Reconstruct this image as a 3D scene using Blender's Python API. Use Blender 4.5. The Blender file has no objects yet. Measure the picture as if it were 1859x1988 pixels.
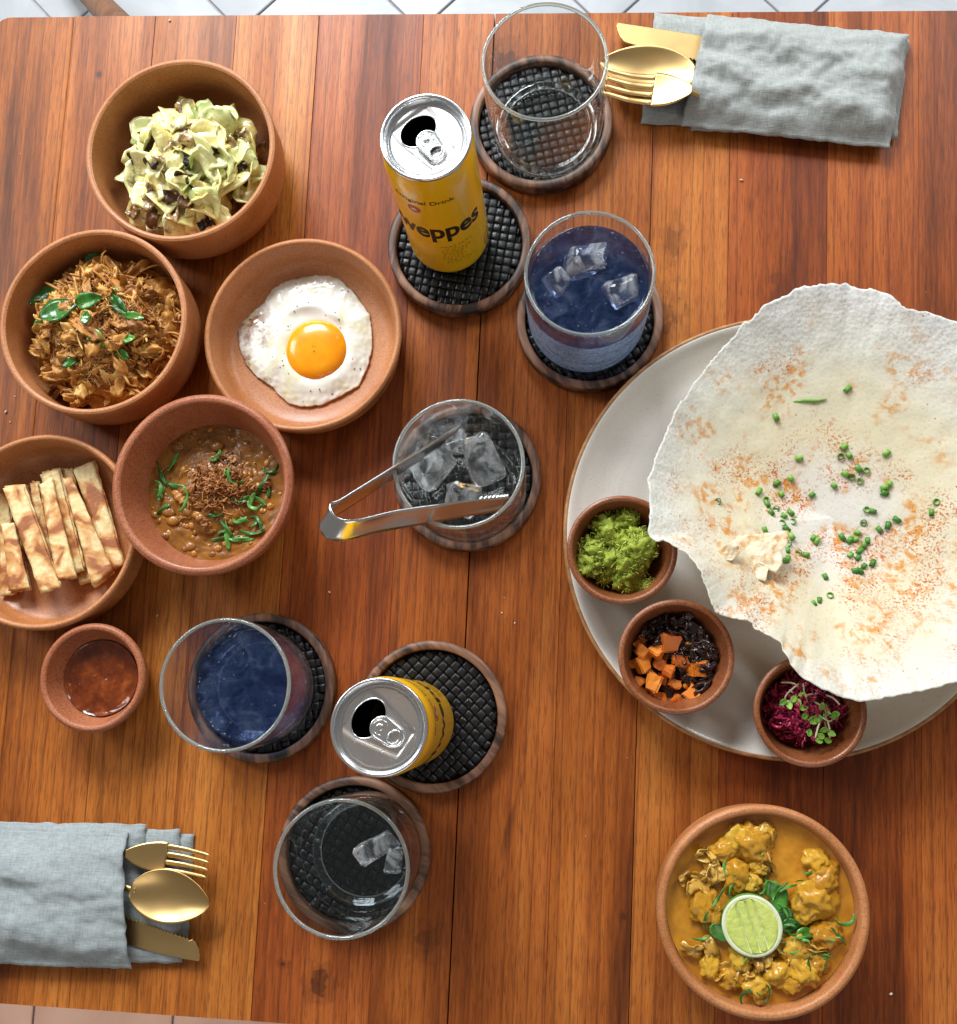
import bpy, bmesh, math, random
from mathutils import Vector, Matrix, noise
rnd = random.Random(7)
PI = math.pi
sc = bpy.context.scene
COL = sc.collection

# ------------------------------------------------------------------ camera
W0, H0 = 1859.0, 1988.0                      # pixel frame the measurements were taken in
F0, CX, CY, CH = 1986.05, 947.34, 1125.08, 0.70813
CM = Matrix(((0.9964560518, -0.0357263483, 0.0761509348),
             (0.0443839557, 0.9923486038, -0.1152142049),
             (-0.0714520910, 0.1181857714, 0.9904174484)))
cd = bpy.data.cameras.new('camera')
cam = bpy.data.objects.new('camera', cd); COL.objects.link(cam)
cam.matrix_world = Matrix.Translation((0, 0, CH)) @ CM.to_4x4()
cd.sensor_fit = 'HORIZONTAL'; cd.sensor_width = 36.0
cd.lens = 36.0 * F0 / W0
cd.shift_x = (W0 / 2 - CX) / W0
cd.shift_y = (CY - H0 / 2) / W0
cd.clip_start = 0.02; cd.clip_end = 100
sc.camera = cam

# ------------------------------------------------------------------ light
world = bpy.data.worlds.new('World'); sc.world = world; world.use_nodes = True
bg = world.node_tree.nodes['Background']
bg.inputs[0].default_value = (1.0, 0.95, 0.90, 1); bg.inputs[1].default_value = 0.20

def window_or_fill_light(name, loc, target, sx, sy, watts, col):
    l = bpy.data.lights.new(name, 'AREA'); l.shape = 'RECTANGLE'; l.size = sx; l.size_y = sy
    l.energy = watts; l.color = col
    o = bpy.data.objects.new(name, l); COL.objects.link(o)
    o.location = loc
    o.rotation_euler = (Vector(target) - Vector(loc)).to_track_quat('-Z', 'Y').to_euler()
    return o
window_or_fill_light('window_or_fill_light', (-0.75, 1.95, 1.45), (-0.05, 0.2, 0), 1.0, 0.9, 88, (0.93, 0.97, 1.0))
window_or_fill_light('window_or_fill_light', (-1.75, 0.95, 1.25), (-0.05, 0.2, 0), 0.6, 0.9, 22, (0.95, 0.98, 1.0))
window_or_fill_light('window_or_fill_light', (1.15, 1.9, 1.45), (0.0, 0.2, 0), 0.7, 1.0, 26, (0.95, 0.98, 1.0))
window_or_fill_light('window_or_fill_light', (0.5, -2.0, 1.3), (0.0, 0.2, 0), 1.6, 1.2, 10, (1.0, 0.97, 0.93))  # unseen fill lamp added on the near side to brighten the can fronts
pl = bpy.data.lights.new('pendant_light', 'POINT'); pl.energy = 1.2; pl.color = (1.0, 0.55, 0.22); pl.shadow_soft_size = 0.012
po = bpy.data.objects.new('pendant_light', pl); COL.objects.link(po); po.location = (-0.25, 0.25, 1.75)

vs = sc.view_settings
vs.view_transform = 'Standard'; vs.look = 'None'; vs.exposure = 0.0; vs.gamma = 1.0; vs.use_curve_mapping = False
sc.render.engine = 'CYCLES'
try:
    sc.cycles.max_bounces = 14; sc.cycles.transparent_max_bounces = 24; sc.cycles.transmission_bounces = 10
    sc.cycles.caustics_refractive = True; sc.cycles.caustics_reflective = False
except Exception: pass

def at(u, v, z=0.0):
    """ray through a measured pixel, met with the horizontal plane it rests on"""
    d = CM @ Vector(((u - CX) / F0, -(v - CY) / F0, -1.0))
    t = (z - CH) / d.z
    return Vector((d.x * t, d.y * t, z))
def zoomed(ox, oy, s):
    def f(x, y, z=0.0): return at((ox + x / s) * 0.62741, (oy + y / s) * 0.62741, z)
    return f

# ------------------------------------------------------------------ object helpers
def tag(o, label=None, cat=None, group=None, kind=None):
    if label: o['label'] = label
    if cat: o['category'] = cat
    if group: o['group'] = group
    if kind: o['kind'] = kind
    return o
def link(name, me, m=None, parent=None, loc=None, rot=None, smooth=True):
    if m is not None and not me.materials: me.materials.append(m)
    if smooth and me.polygons:
        me.polygons.foreach_set('use_smooth', [True] * len(me.polygons))
    o = bpy.data.objects.new(name, me); COL.objects.link(o)
    if parent: o.parent = parent
    if loc is not None: o.location = loc
    if rot is not None: o.rotation_euler = rot
    return o
def empty(name, loc=(0, 0, 0), rz=0.0):
    o = bpy.data.objects.new(name, None); COL.objects.link(o)
    o.location = loc; o.rotation_euler = (0, 0, rz); o.empty_display_size = 0.01
    return o
def mk(verts, faces):
    me = bpy.data.meshes.new('m'); me.from_pydata([tuple(v) for v in verts], [], faces); me.update(); return me
class MB:
    def __init__(s): s.v = []; s.f = []
    def add(s, vs_, fs_):
        b = len(s.v); s.v += [tuple(v) for v in vs_]; s.f += [tuple(i + b for i in f) for f in fs_]
    def mesh(s): return mk(s.v, s.f)
def lathe_data(prof, seg=96, closed=False):
    v = []; f = []
    n = len(prof)
    for (r, z) in prof:
        for k in range(seg):
            a = 2 * PI * k / seg; v.append((r * math.cos(a), r * math.sin(a), z))
    m = n if closed else n - 1
    for i in range(m):
        j = (i + 1) % n
        for k in range(seg):
            k2 = (k + 1) % seg
            f.append((i * seg + k, i * seg + k2, j * seg + k2, j * seg + k))
    return v, f
def lathe(prof, seg=96, closed=False): return mk(*lathe_data(prof, seg, closed))
def smooth_prof(pts, n=6):
    """Catmull-Rom through profile points"""
    out = []
    P = [pts[0]] + list(pts) + [pts[-1]]
    for i in range(1, len(P) - 2):
        p0, p1, p2, p3 = P[i - 1], P[i], P[i + 1], P[i + 2]
        for k in range(n):
            t = k / n
            out.append(tuple(0.5 * ((2 * p1[c]) + (-p0[c] + p2[c]) * t + (2 * p0[c] - 5 * p1[c] + 4 * p2[c] - p3[c]) * t * t + (-p0[c] + 3 * p1[c] - 3 * p2[c] + p3[c]) * t ** 3) for c in range(len(p1))))
    out.append(tuple(pts[-1])); return out
def tube_data(pts, r, seg=8, closed=False, flat=1.0):
    pts = [Vector(p) for p in pts]; n = len(pts); v = []; f = []
    up = Vector((0, 0, 1)); prev = None
    for i, p in enumerate(pts):
        if closed: t = pts[(i + 1) % n] - pts[i - 1]
        else: t = pts[min(i + 1, n - 1)] - pts[max(i - 1, 0)]
        t.normalize()
        if prev is None:
            u = up if abs(t.z) < 0.9 else Vector((1, 0, 0))
        else: u = prev
        s = t.cross(u)
        if s.length < 1e-6: s = t.cross(Vector((1, 0.3, 0.1)))
        s.normalize(); u = s.cross(t).normalized(); prev = u
        rr = r[i] if isinstance(r, (list, tuple)) else r
        for k in range(seg):
            a = 2 * PI * k / seg
            v.append(p + s * (rr * math.cos(a)) + u * (rr * flat * math.sin(a)))
    for i in range(n if closed else n - 1):
        j = (i + 1) % n
        for k in range(seg):
            k2 = (k + 1) % seg
            f.append((i * seg + k, i * seg + k2, j * seg + k2, j * seg + k))
    if not closed:
        f.append(tuple(range(seg - 1, -1, -1))); f.append(tuple((n - 1) * seg + k for k in range(seg)))
    return v, f
def box_data(x0, x1, y0, y1, z0, z1):
    v = [(x0, y0, z0), (x1, y0, z0), (x1, y1, z0), (x0, y1, z0), (x0, y0, z1), (x1, y0, z1), (x1, y1, z1), (x0, y1, z1)]
    return v, [(3, 2, 1, 0), (4, 5, 6, 7), (0, 1, 5, 4), (1, 2, 6, 5), (2, 3, 7, 6), (3, 0, 4, 7)]
def bevel_box(x0, x1, y0, y1, z0, z1, b, seg=2):
    bm = bmesh.new(); me = mk(*box_data(x0, x1, y0, y1, z0, z1)); bm.from_mesh(me)
    bmesh.ops.bevel(bm, geom=bm.edges[:], offset=b, segments=seg, affect='EDGES', profile=0.6)
    bm.to_mesh(me); bm.free(); return me
def grid_data(nu, nv, fn):
    v = []; f = []
    for i in range(nu + 1):
        for j in range(nv + 1): v.append(fn(i / nu, j / nv))
    for i in range(nu):
        for j in range(nv):
            a = i * (nv + 1) + j; f.append((a, a + nv + 1, a + nv + 2, a + 1))
    return v, f
def slab_data(nu, nv, top, bot):
    """closed sheet with two sides and an edge"""
    v, f = grid_data(nu, nv, top); v2, f2 = grid_data(nu, nv, bot)
    n = len(v); V = v + v2; Fc = list(f) + [tuple(i + n for i in reversed(q)) for q in f2]
    rim = [i * (nv + 1) for i in range(nu + 1)] + [nu * (nv + 1) + j for j in range(1, nv + 1)] + [i * (nv + 1) + nv for i in range(nu - 1, -1, -1)] + [j for j in range(nv - 1, 0, -1)]
    for a, b in zip(rim, rim[1:] + rim[:1]): Fc.append((b, a, a + n, b + n))
    return V, Fc
def prism(poly, z0, z1, bev=0.0):
    bm = bmesh.new()
    vb = [bm.verts.new((p[0], p[1], z0)) for p in poly]
    face = bm.faces.new(vb); face.normal_update()
    if face.normal.z > 0: face.normal_flip()
    r = bmesh.ops.extrude_face_region(bm, geom=[face])
    bmesh.ops.translate(bm, verts=[e for e in r['geom'] if isinstance(e, bmesh.types.BMVert)], vec=(0, 0, z1 - z0))
    bmesh.ops.recalc_face_normals(bm, faces=bm.faces[:])
    if bev:
        es = [e for e in bm.edges if abs(e.verts[0].co.z - e.verts[1].co.z) < 1e-7 and e.verts[0].co.z > (z0 + z1) / 2]
        bmesh.ops.bevel(bm, geom=es, offset=bev, segments=2, affect='EDGES', profile=0.5)
    me = bpy.data.meshes.new('m'); bm.to_mesh(me); bm.free(); return me
def fr(x, y, z, o=4): return noise.fractal(Vector((x, y, z)), 0.6, 2.1, o)
def nz(x, y, z): return noise.noise(Vector((x, y, z)))
def ico(sub=3):
    bm = bmesh.new(); bmesh.ops.create_icosphere(bm, subdivisions=sub, radius=1.0)
    return bm
def lump(sub, scale, amp, freq, seed, ridge=0.0):
    bm = ico(sub)
    for v in bm.verts:
        d = v.co.normalized()
        k = 1 + amp * fr(d.x * freq + seed, d.y * freq + seed * 1.7, d.z * freq, 4)
        if ridge: k += ridge * abs(nz(d.x * freq * 2.3 + seed, d.y * freq * 2.3, d.z * freq * 2.3))
        v.co = Vector((d.x * scale[0] * k, d.y * scale[1] * k, d.z * scale[2] * k))
    me = bpy.data.meshes.new('m'); bm.to_mesh(me); bm.free(); return me
def chain_outline(pts, n):
    """resample a closed outline evenly to n points"""
    pts = [Vector(p[:2]) for p in pts]; L = [0.0]
    for a, b in zip(pts, pts[1:] + pts[:1]): L.append(L[-1] + (b - a).length)
    out = []; k = 0
    for i in range(n):
        s = L[-1] * i / n
        while L[k + 1] < s: k += 1
        t = (s - L[k]) / max(1e-9, L[k + 1] - L[k]); out.append(pts[k].lerp(pts[(k + 1) % len(pts)], t))
    return out

# ------------------------------------------------------------------ material helpers
class G:
    def __init__(s, name):
        s.m = bpy.data.materials.new(name); s.m.use_nodes = True
        s.nt = s.m.node_tree; s.b = s.nt.nodes['Principled BSDF']; s.out = s.nt.nodes['Material Output']
    def n(s, t, **kw):
        nd = s.nt.nodes.new(t)
        for k, v in kw.items(): setattr(nd, k, v)
        return nd
    def lk(s, a, b): s.nt.links.new(a, b)
    def put(s, sock, val):
        if hasattr(val, 'is_output'): s.lk(val, sock)
        elif isinstance(val, (tuple, list)):
            try: sock.default_value = tuple(val) if len(val) == len(sock.default_value) else tuple(val) + (1,)
            except TypeError: sock.default_value = val
        else: sock.default_value = val
    def co(s, scale=(1, 1, 1), kind='Object', rand=0.0, rot=(0, 0, 0)):
        tc = s.n('ShaderNodeTexCoord'); o = tc.outputs[kind]
        if rand:
            oi = s.n('ShaderNodeObjectInfo'); cb = s.n('ShaderNodeCombineXYZ')
            for i, k in enumerate((1.0, 0.37, 2.3)):
                mm = s.n('ShaderNodeMath', operation='MULTIPLY'); s.lk(oi.outputs['Random'], mm.inputs[0]); mm.inputs[1].default_value = k * rand
                s.lk(mm.outputs[0], cb.inputs[i])
            va = s.n('ShaderNodeVectorMath', operation='ADD'); s.lk(o, va.inputs[0]); s.lk(cb.outputs[0], va.inputs[1]); o = va.outputs[0]
        mp = s.n('ShaderNodeMapping'); s.lk(o, mp.inputs[0]); mp.inputs['Scale'].default_value = scale; mp.inputs['Rotation'].default_value = rot
        return mp.outputs[0]
    def noise(s, vec, scale=5, detail=4, rough=0.55, dist=0.0):
        t = s.n('ShaderNodeTexNoise'); s.lk(vec, t.inputs['Vector'])
        t.inputs['Scale'].default_value = scale; t.inputs['Detail'].default_value = detail; t.inputs['Roughness'].default_value = rough; t.inputs['Distortion'].default_value = dist
        return t.outputs[0]
    def vor(s, vec, scale=5, feat='F1', rand=1.0, out='Distance'):
        t = s.n('ShaderNodeTexVoronoi', feature=feat); s.lk(vec, t.inputs['Vector']); t.inputs['Scale'].default_value = scale; t.inputs['Randomness'].default_value = rand
        return t.outputs[out]
    def ramp(s, fac, stops, interp='LINEAR'):
        r = s.n('ShaderNodeValToRGB'); s.lk(fac, r.inputs[0]); cr = r.color_ramp; cr.interpolation = interp
        while len(cr.elements) < len(stops): cr.elements.new(0.5)
        for e, (p, c) in zip(cr.elements, stops):
            e.position = p; e.color = (c, c, c, 1) if isinstance(c, (int, float)) else tuple(c) + (1,)
        return r.outputs[0]
    def mix(s, fac, a, b, blend='MIX'):
        x = s.n('ShaderNodeMix', data_type='RGBA', blend_type=blend)
        s.put(x.inputs[0], fac); s.put(x.inputs[6], a); s.put(x.inputs[7], b); return x.outputs[2]
    def math(s, op, a, b=0.0, c=None):
        x = s.n('ShaderNodeMath', operation=op); s.put(x.inputs[0], a); s.put(x.inputs[1], b)
        if c is not None: s.put(x.inputs[2], c)
        return x.outputs[0]
    def bump(s, h, strength=0.3, dist=0.001, prev=None):
        x = s.n('ShaderNodeBump'); s.lk(h, x.inputs['Height']); x.inputs['Strength'].default_value = strength; x.inputs['Distance'].default_value = dist
        if prev is not None: s.lk(prev, x.inputs['Normal'])
        s.lk(x.outputs[0], s.b.inputs['Normal']); return x.outputs[0]
    def island(s): return s.n('ShaderNodeNewGeometry').outputs['Random Per Island']
    def objrand(s): return s.n('ShaderNodeObjectInfo').outputs['Random']
    def set(s, **kw):
        for k, v in kw.items(): s.put(s.b.inputs[k.replace('_', ' ')], v)
        return s

def m_wood(name, stops, rough=0.32, coat=0.25, knots_at=()):
    g = G(name)
    A = g.noise(g.co((11, 0.9, 11), rand=9), 1.0, 3, 0.5, 0.7)
    B = g.noise(g.co((48, 3.0, 48), rand=9), 1.0, 5, 0.6, 0.5)
    Cc = g.noise(g.co((480, 24, 480), rand=9), 1.0, 3, 0.6, 0.0)
    D = g.noise(g.co((1300, 75, 1300), rand=5), 1.0, 2, 0.6, 0.0)
    K = g.noise(g.co((26, 7, 26), rand=13), 1.0, 3, 0.5, 1.2)
    tone = g.math('ADD', g.math('MULTIPLY', A, 0.50), g.math('ADD', g.math('MULTIPLY', B, 0.34), g.math('MULTIPLY', Cc, 0.16)))
    col = g.ramp(tone, stops)
    # figure: dark flowing veins
    wv = g.n('ShaderNodeTexWave', wave_type='BANDS', bands_direction='X', wave_profile='SAW'); g.lk(g.co((30, 1.6, 30), rand=9), wv.inputs[0])
    wv.inputs['Scale'].default_value = 1.1; wv.inputs['Distortion'].default_value = 7.0; wv.inputs['Detail'].default_value = 3; wv.inputs['Detail Scale'].default_value = 0.8
    col = g.mix(g.ramp(wv.outputs['Fac'], [(0.0, 0.0), (0.8, 0.08), (0.96, 0.55), (1.0, 0.15)]), col, (0.10, 0.026, 0.009))
    pores = g.ramp(D, [(0.50, 0.0), (0.66, 0.50)])
    col = g.mix(pores, col, (0.07, 0.018, 0.007))
    knots = g.ramp(K, [(0.68, 0.0), (0.80, 0.75)])
    col = g.mix(knots, col, (0.055, 0.016, 0.008))
    pos = g.n('ShaderNodeNewGeometry').outputs['Position']
    wob = g.noise(g.co((1, 1, 1)), 120, 3, 0.6)
    for (kx, ky, kr, ks, kd) in knots_at:
        mp = g.n('ShaderNodeMapping', vector_type='POINT'); g.lk(pos, mp.inputs[0]); mp.inputs['Location'].default_value = (-kx / kr, -ky / (kr * ks), 0); mp.inputs['Scale'].default_value = (1 / kr, 1 / (kr * ks), 0)
        ln = g.n('ShaderNodeVectorMath', operation='LENGTH'); g.lk(mp.outputs[0], ln.inputs[0])
        d = g.math('ADD', ln.outputs['Value'], g.math('MULTIPLY', g.math('SUBTRACT', wob, 0.5), 2.4))
        ring = g.math('MULTIPLY', g.math('SINE', g.math('MULTIPLY', d, 9.0)), 0.18)
        col = g.mix(g.math('MULTIPLY', g.ramp(g.math('MULTIPLY', g.math('ADD', d, ring), 0.5), [(0.0, 1.0), (0.25, 0.85), (0.5, 0.35), (0.9, 0.0)]), kd), col, (0.045, 0.013, 0.007))
    hv = g.n('ShaderNodeHueSaturation'); g.lk(col, hv.inputs['Color'])
    g.lk(g.math('MULTIPLY_ADD', g.objrand(), 0.16, 0.92), hv.inputs['Value'])
    g.lk(g.math('MULTIPLY_ADD', g.objrand(), 0.012, 0.496), hv.inputs['Hue'])
    g.set(Base_Color=hv.outputs[0], Roughness=g.ramp(B, [(0.3, rough + 0.1), (0.7, rough - 0.04)]), Coat_Weight=coat, Coat_Roughness=0.24, Specular_IOR_Level=0.22)
    g.bump(g.math('ADD', g.math('MULTIPLY', Cc, 0.6), g.math('MULTIPLY', D, 0.5)), 0.28, 0.0006)
    return g.m
TEAK = m_wood('teak_varnished', [(0.36, (0.078, 0.018, 0.004)), (0.43, (0.205, 0.048, 0.009)), (0.49, (0.325, 0.082, 0.014)), (0.55, (0.415, 0.117, 0.022)), (0.64, (0.52, 0.18, 0.038))], 0.38, 0.03,
    [(0.0590, 0.2760, 0.0150, 1.3, 0.55), (-0.0560, 0.4700, 0.0100, 1.3, 0.8), (-0.1560, -0.1960, 0.0085, 1.3, 0.8), (-0.1820, -0.1850, 0.0035, 0.7, 0.9), (-0.0830, -0.1640, 0.0100, 1.1, 0.5), (0.0680, 0.3300, 0.0070, 2.0, 0.5), (-0.3700, 0.4600, 0.0022, 1.5, 0.9), (0.0460, -0.1400, 0.0035, 0.8, 0.7), (0.1450, 0.2950, 0.0080, 3.0, 0.45)])
CHAIRW = m_wood('stool_wood', [(0.3, (0.12, 0.05, 0.025)), (0.6, (0.26, 0.12, 0.065)), (0.8, (0.34, 0.17, 0.1))], 0.5, 0.0)

def m_coaster_wood():
    g = G('zebra_wood')
    n1 = g.noise(g.co((210, 30, 210), rand=1.0), 1, 4, 0.6, 0.4); n2 = g.noise(g.co((60, 14, 60), rand=1.0), 1, 3, 0.5, 0.5)
    f = g.math('ADD', g.math('MULTIPLY', n2, 0.6), g.math('MULTIPLY', n1, 0.45))
    c = g.ramp(f, [(0.42, (0.016, 0.008, 0.005)), (0.49, (0.075, 0.034, 0.020)), (0.55, (0.17, 0.080, 0.046)), (0.66, (0.28, 0.145, 0.085))])
    g.set(Base_Color=c, Roughness=0.5); g.bump(n1, 0.25, 0.0006); return g.m
COASTW = m_coaster_wood()
g = G('black_leather_strap'); n1 = g.noise(g.co((900, 900, 900)), 1, 3)
g.set(Base_Color=g.ramp(n1, [(0.3, (0.0025, 0.0025, 0.003)), (0.7, (0.007, 0.007, 0.008))]), Roughness=g.math('MULTIPLY_ADD', g.objrand(), 0.26, 0.28), Specular_IOR_Level=0.40); g.bump(n1, 0.4, 0.0005); STRAP = g.m
g = G('coaster_base_black'); g.set(Base_Color=(0.004, 0.004, 0.004), Roughness=0.7); CBASE = g.m

def m_clay(name, c0, c1, rough=0.44, speck=0.5):
    g = G(name)
    n1 = g.noise(g.co((1, 1, 1), rand=3), 900, 2, 0.6); n2 = g.noise(g.co((1, 1, 1), rand=3), 28, 4, 0.6); n3 = g.vor(g.co((1, 1, 1), rand=3), 520)
    c = g.mix(g.ramp(n2, [(0.35, 0.0), (0.68, 1.0)]), c0, c1)
    c = g.mix(g.ramp(n1, [(0.44, 0.0), (0.66, speck)]), c, tuple(x * 0.42 for x in c0))
    c = g.mix(g.ramp(n3, [(0.04, 0.45), (0.13, 0.0)]), c, (0.62, 0.33, 0.18))
    g.set(Base_Color=c, Roughness=g.ramp(n2, [(0.35, rough - 0.10), (0.65, rough + 0.12)]), Specular_IOR_Level=0.42)
    tl_ = g.noise(g.co((6, 6, 700), rand=3), 1, 2, 0.5)
    g.bump(g.math('ADD', g.math('MULTIPLY', n1, 0.6), g.math('MULTIPLY', tl_, 0.8)), 0.22, 0.0006); return g.m
CLAY = m_clay('terracotta', (0.41, 0.155, 0.052), (0.52, 0.215, 0.080))
CLAY2 = m_clay('terracotta_rust', (0.33, 0.10, 0.042), (0.42, 0.145, 0.062), 0.42, 0.7)
CLAY3 = m_clay('terracotta_dark', (0.22, 0.066, 0.022), (0.30, 0.10, 0.036), 0.36, 0.8)

g = G('plate_glaze'); n1 = g.noise(g.co((1, 1, 1)), 700, 2); n2 = g.noise(g.co((1, 1, 1)), 14, 3); v1 = g.vor(g.co((1, 1, 1)), 130)
c = g.mix(n2, (0.70, 0.665, 0.60), (0.77, 0.735, 0.67)); c = g.mix(g.ramp(n1, [(0.55, 0.0), (0.75, 0.25)]), c, (0.38, 0.31, 0.23)); c = g.mix(g.ramp(v1, [(0.03, 0.6), (0.07, 0.0)]), c, (0.30, 0.22, 0.14))
g.set(Base_Color=c, Roughness=0.24, Coat_Weight=0.3, Coat_Roughness=0.12); PLATE = g.m
g = G('plate_rim_bare'); n1 = g.noise(g.co((1, 1, 1)), 160, 4)
g.set(Base_Color=g.ramp(n1, [(0.3, (0.26, 0.11, 0.035)), (0.7, (0.48, 0.25, 0.10))]), Roughness=0.45); PRIM = g.m

def m_glass():
    g = G('clear_glass_wall'); nt = g.nt
    lw_ = g.n('ShaderNodeLayerWeight'); lw_.inputs[0].default_value = 0.5; fac = g.math('MULTIPLY_ADD', g.math('POWER', lw_.outputs['Facing'], 4.0), 0.75, 0.02)
    tr = g.n('ShaderNodeBsdfTransparent'); tr.inputs[0].default_value = (0.955, 0.968, 0.965, 1)
    gl = g.n('ShaderNodeBsdfGlossy'); gl.inputs['Roughness'].default_value = 0.015; gl.inputs[0].default_value = (1, 1, 1, 1)
    mx = g.n('ShaderNodeMixShader'); g.lk(fac, mx.inputs[0]); g.lk(tr.outputs[0], mx.inputs[1]); g.lk(gl.outputs[0], mx.inputs[2])
    g.lk(mx.outputs[0], g.out.inputs[0]); nt.nodes.remove(g.b); return g.m
GLASSW = m_glass()
g = G('thick_glass'); g.set(Base_Color=(0.93, 0.98, 0.965), Roughness=0.0, IOR=1.5, Transmission_Weight=1.0); GLASST = g.m
g = G('rim_glass'); g.set(Base_Color=(0.80, 0.90, 0.87), Roughness=0.03, IOR=1.5, Transmission_Weight=0.85); GLASSR = g.m
def m_frost():
    g = G('condensation'); nt = g.nt
    n1 = g.noise(g.co((1, 1, 2.2)), 420, 4, 0.7); n2 = g.noise(g.co((1, 1, 3)), 60, 3)
    f = g.math('MULTIPLY', g.ramp(n1, [(0.34, 0.22), (0.62, 0.92)]), g.ramp(n2, [(0.3, 0.6), (0.6, 1.0)]))
    tr = g.n('ShaderNodeBsdfTransparent'); tr.inputs[0].default_value = (0.96, 0.97, 0.98, 1)
    bp = g.n('ShaderNodeBump'); g.lk(n1, bp.inputs['Height']); bp.inputs['Strength'].default_value = 0.6; bp.inputs['Distance'].default_value = 0.001
    g.b.inputs['Base Color'].default_value = (0.46, 0.68, 1.0, 1); g.b.inputs['Roughness'].default_value = 0.22; g.lk(bp.outputs[0], g.b.inputs['Normal'])
    mx = g.n('ShaderNodeMixShader'); g.lk(f, mx.inputs[0]); g.lk(tr.outputs[0], mx.inputs[1]); g.lk(g.b.outputs[0], mx.inputs[2]); g.lk(mx.outputs[0], g.out.inputs[0]); return g.m
FROST = m_frost()
def m_liquid(name, tint, ior=1.33, rough=0.01):
    g = G(name); nt = g.nt
    n1 = g.noise(g.co((1, 1, 1)), 55, 3)
    bp = g.n('ShaderNodeBump'); g.lk(n1, bp.inputs['Height']); bp.inputs['Strength'].default_value = 0.10; bp.inputs['Distance'].default_value = 0.002
    lw = g.n('ShaderNodeFresnel'); lw.inputs[0].default_value = ior; g.lk(bp.outputs[0], lw.inputs['Normal'])
    tr = g.n('ShaderNodeBsdfTransparent'); tr.inputs[0].default_value = tuple(tint) + (1,)
    gl = g.n('ShaderNodeBsdfGlossy'); gl.inputs['Roughness'].default_value = rough; g.lk(bp.outputs[0], gl.inputs['Normal'])
    mx = g.n('ShaderNodeMixShader'); g.lk(lw.outputs[0], mx.inputs[0]); g.lk(tr.outputs[0], mx.inputs[1]); g.lk(gl.outputs[0], mx.inputs[2])
    g.lk(mx.outputs[0], g.out.inputs[0]); nt.nodes.remove(g.b); return g.m
WATER = m_liquid('clear_water', (0.90, 0.93, 0.95))
def m_blue():
    # cloudy blue drink: tinted, a little scattering; sky reflection painted as paler streaks
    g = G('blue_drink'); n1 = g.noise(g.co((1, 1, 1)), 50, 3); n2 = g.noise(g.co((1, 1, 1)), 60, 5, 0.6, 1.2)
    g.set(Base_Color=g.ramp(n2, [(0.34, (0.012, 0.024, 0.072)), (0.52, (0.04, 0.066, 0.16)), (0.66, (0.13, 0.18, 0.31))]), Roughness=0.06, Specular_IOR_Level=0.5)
    g.bump(n1, 0.10, 0.002)
    tr = g.n('ShaderNodeBsdfTransparent'); tr.inputs[0].default_value = (0.58, 0.65, 0.82, 1)
    mx = g.n('ShaderNodeMixShader'); mx.inputs[0].default_value = 0.24; g.lk(tr.outputs[0], mx.inputs[1]); g.lk(g.b.outputs[0], mx.inputs[2]); g.lk(mx.outputs[0], g.out.inputs[0]); return g.m
BLUE = m_blue()
g = G('ice'); n1 = g.noise(g.co((1, 1, 1)), 120, 4); n2 = g.noise(g.co((1, 1, 1)), 48, 3, 0.6, 0.8)
g.set(Base_Color=(0.97, 0.985, 1.0), Roughness=0.03, IOR=1.31, Transmission_Weight=g.ramp(n2, [(0.44, 0.99), (0.52, 0.78), (0.60, 0.95), (0.75, 0.82)])); g.bump(n1, 0.3, 0.002); ICE = g.m

def m_metal(name, col, rough, scale=(40, 1500, 40), amt=0.10):
    g = G(name); n1 = g.noise(g.co(scale), 1, 3); n2 = g.noise(g.co((1, 1, 1)), 60, 4)
    g.set(Base_Color=g.mix(g.ramp(n2, [(0.4, 0.0), (0.8, 0.5)]), col, tuple(c * 0.72 for c in col)), Metallic=1.0, Roughness=g.math('MULTIPLY_ADD', n2, amt * 2, rough - amt))
    g.bump(n1, 0.06, 0.0003); return g.m
ALU = m_metal('aluminium', (0.80, 0.81, 0.82), 0.24)
ALUL = m_metal('lid_aluminium', (0.72, 0.71, 0.70), 0.28, (300, 300, 300))
STEEL = m_metal('steel', (0.70, 0.70, 0.70), 0.22)
GOLD = m_metal('brushed_gold', (0.66, 0.45, 0.19), 0.36, (60, 60, 60))
g = G('yellow_can_print'); n1 = g.noise(g.co((1, 1, 1)), 900, 2)
g.set(Base_Color=g.ramp(n1, [(0.3, (0.94, 0.50, 0.006)), (0.7, (0.98, 0.54, 0.008))]), Roughness=0.25, Metallic=0.0, Coat_Weight=0.4, Coat_Roughness=0.12); CANY = g.m
def plain(name, c, r=0.5, **kw):
    g = G(name); n1 = g.noise(g.co((1, 1, 1)), 300, 3)
    g.set(Base_Color=g.mix(n1, tuple(x * 0.85 for x in c), tuple(min(1, x * 1.12) for x in c)), Roughness=r, **kw); return g.m
INK = plain('black_ink', (0.012, 0.010, 0.008), 0.4); INKB = plain('brown_ink', (0.16, 0.085, 0.02), 0.4)
INKR = plain('red_ink', (0.55, 0.04, 0.03), 0.4); INKW = plain('white_ink', (0.75, 0.75, 0.72), 0.4); HOLE = plain('can_inside_shade', (0.004, 0.004, 0.004), 0.8)  # inside of the cans near black: shade in there put into the colour

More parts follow.
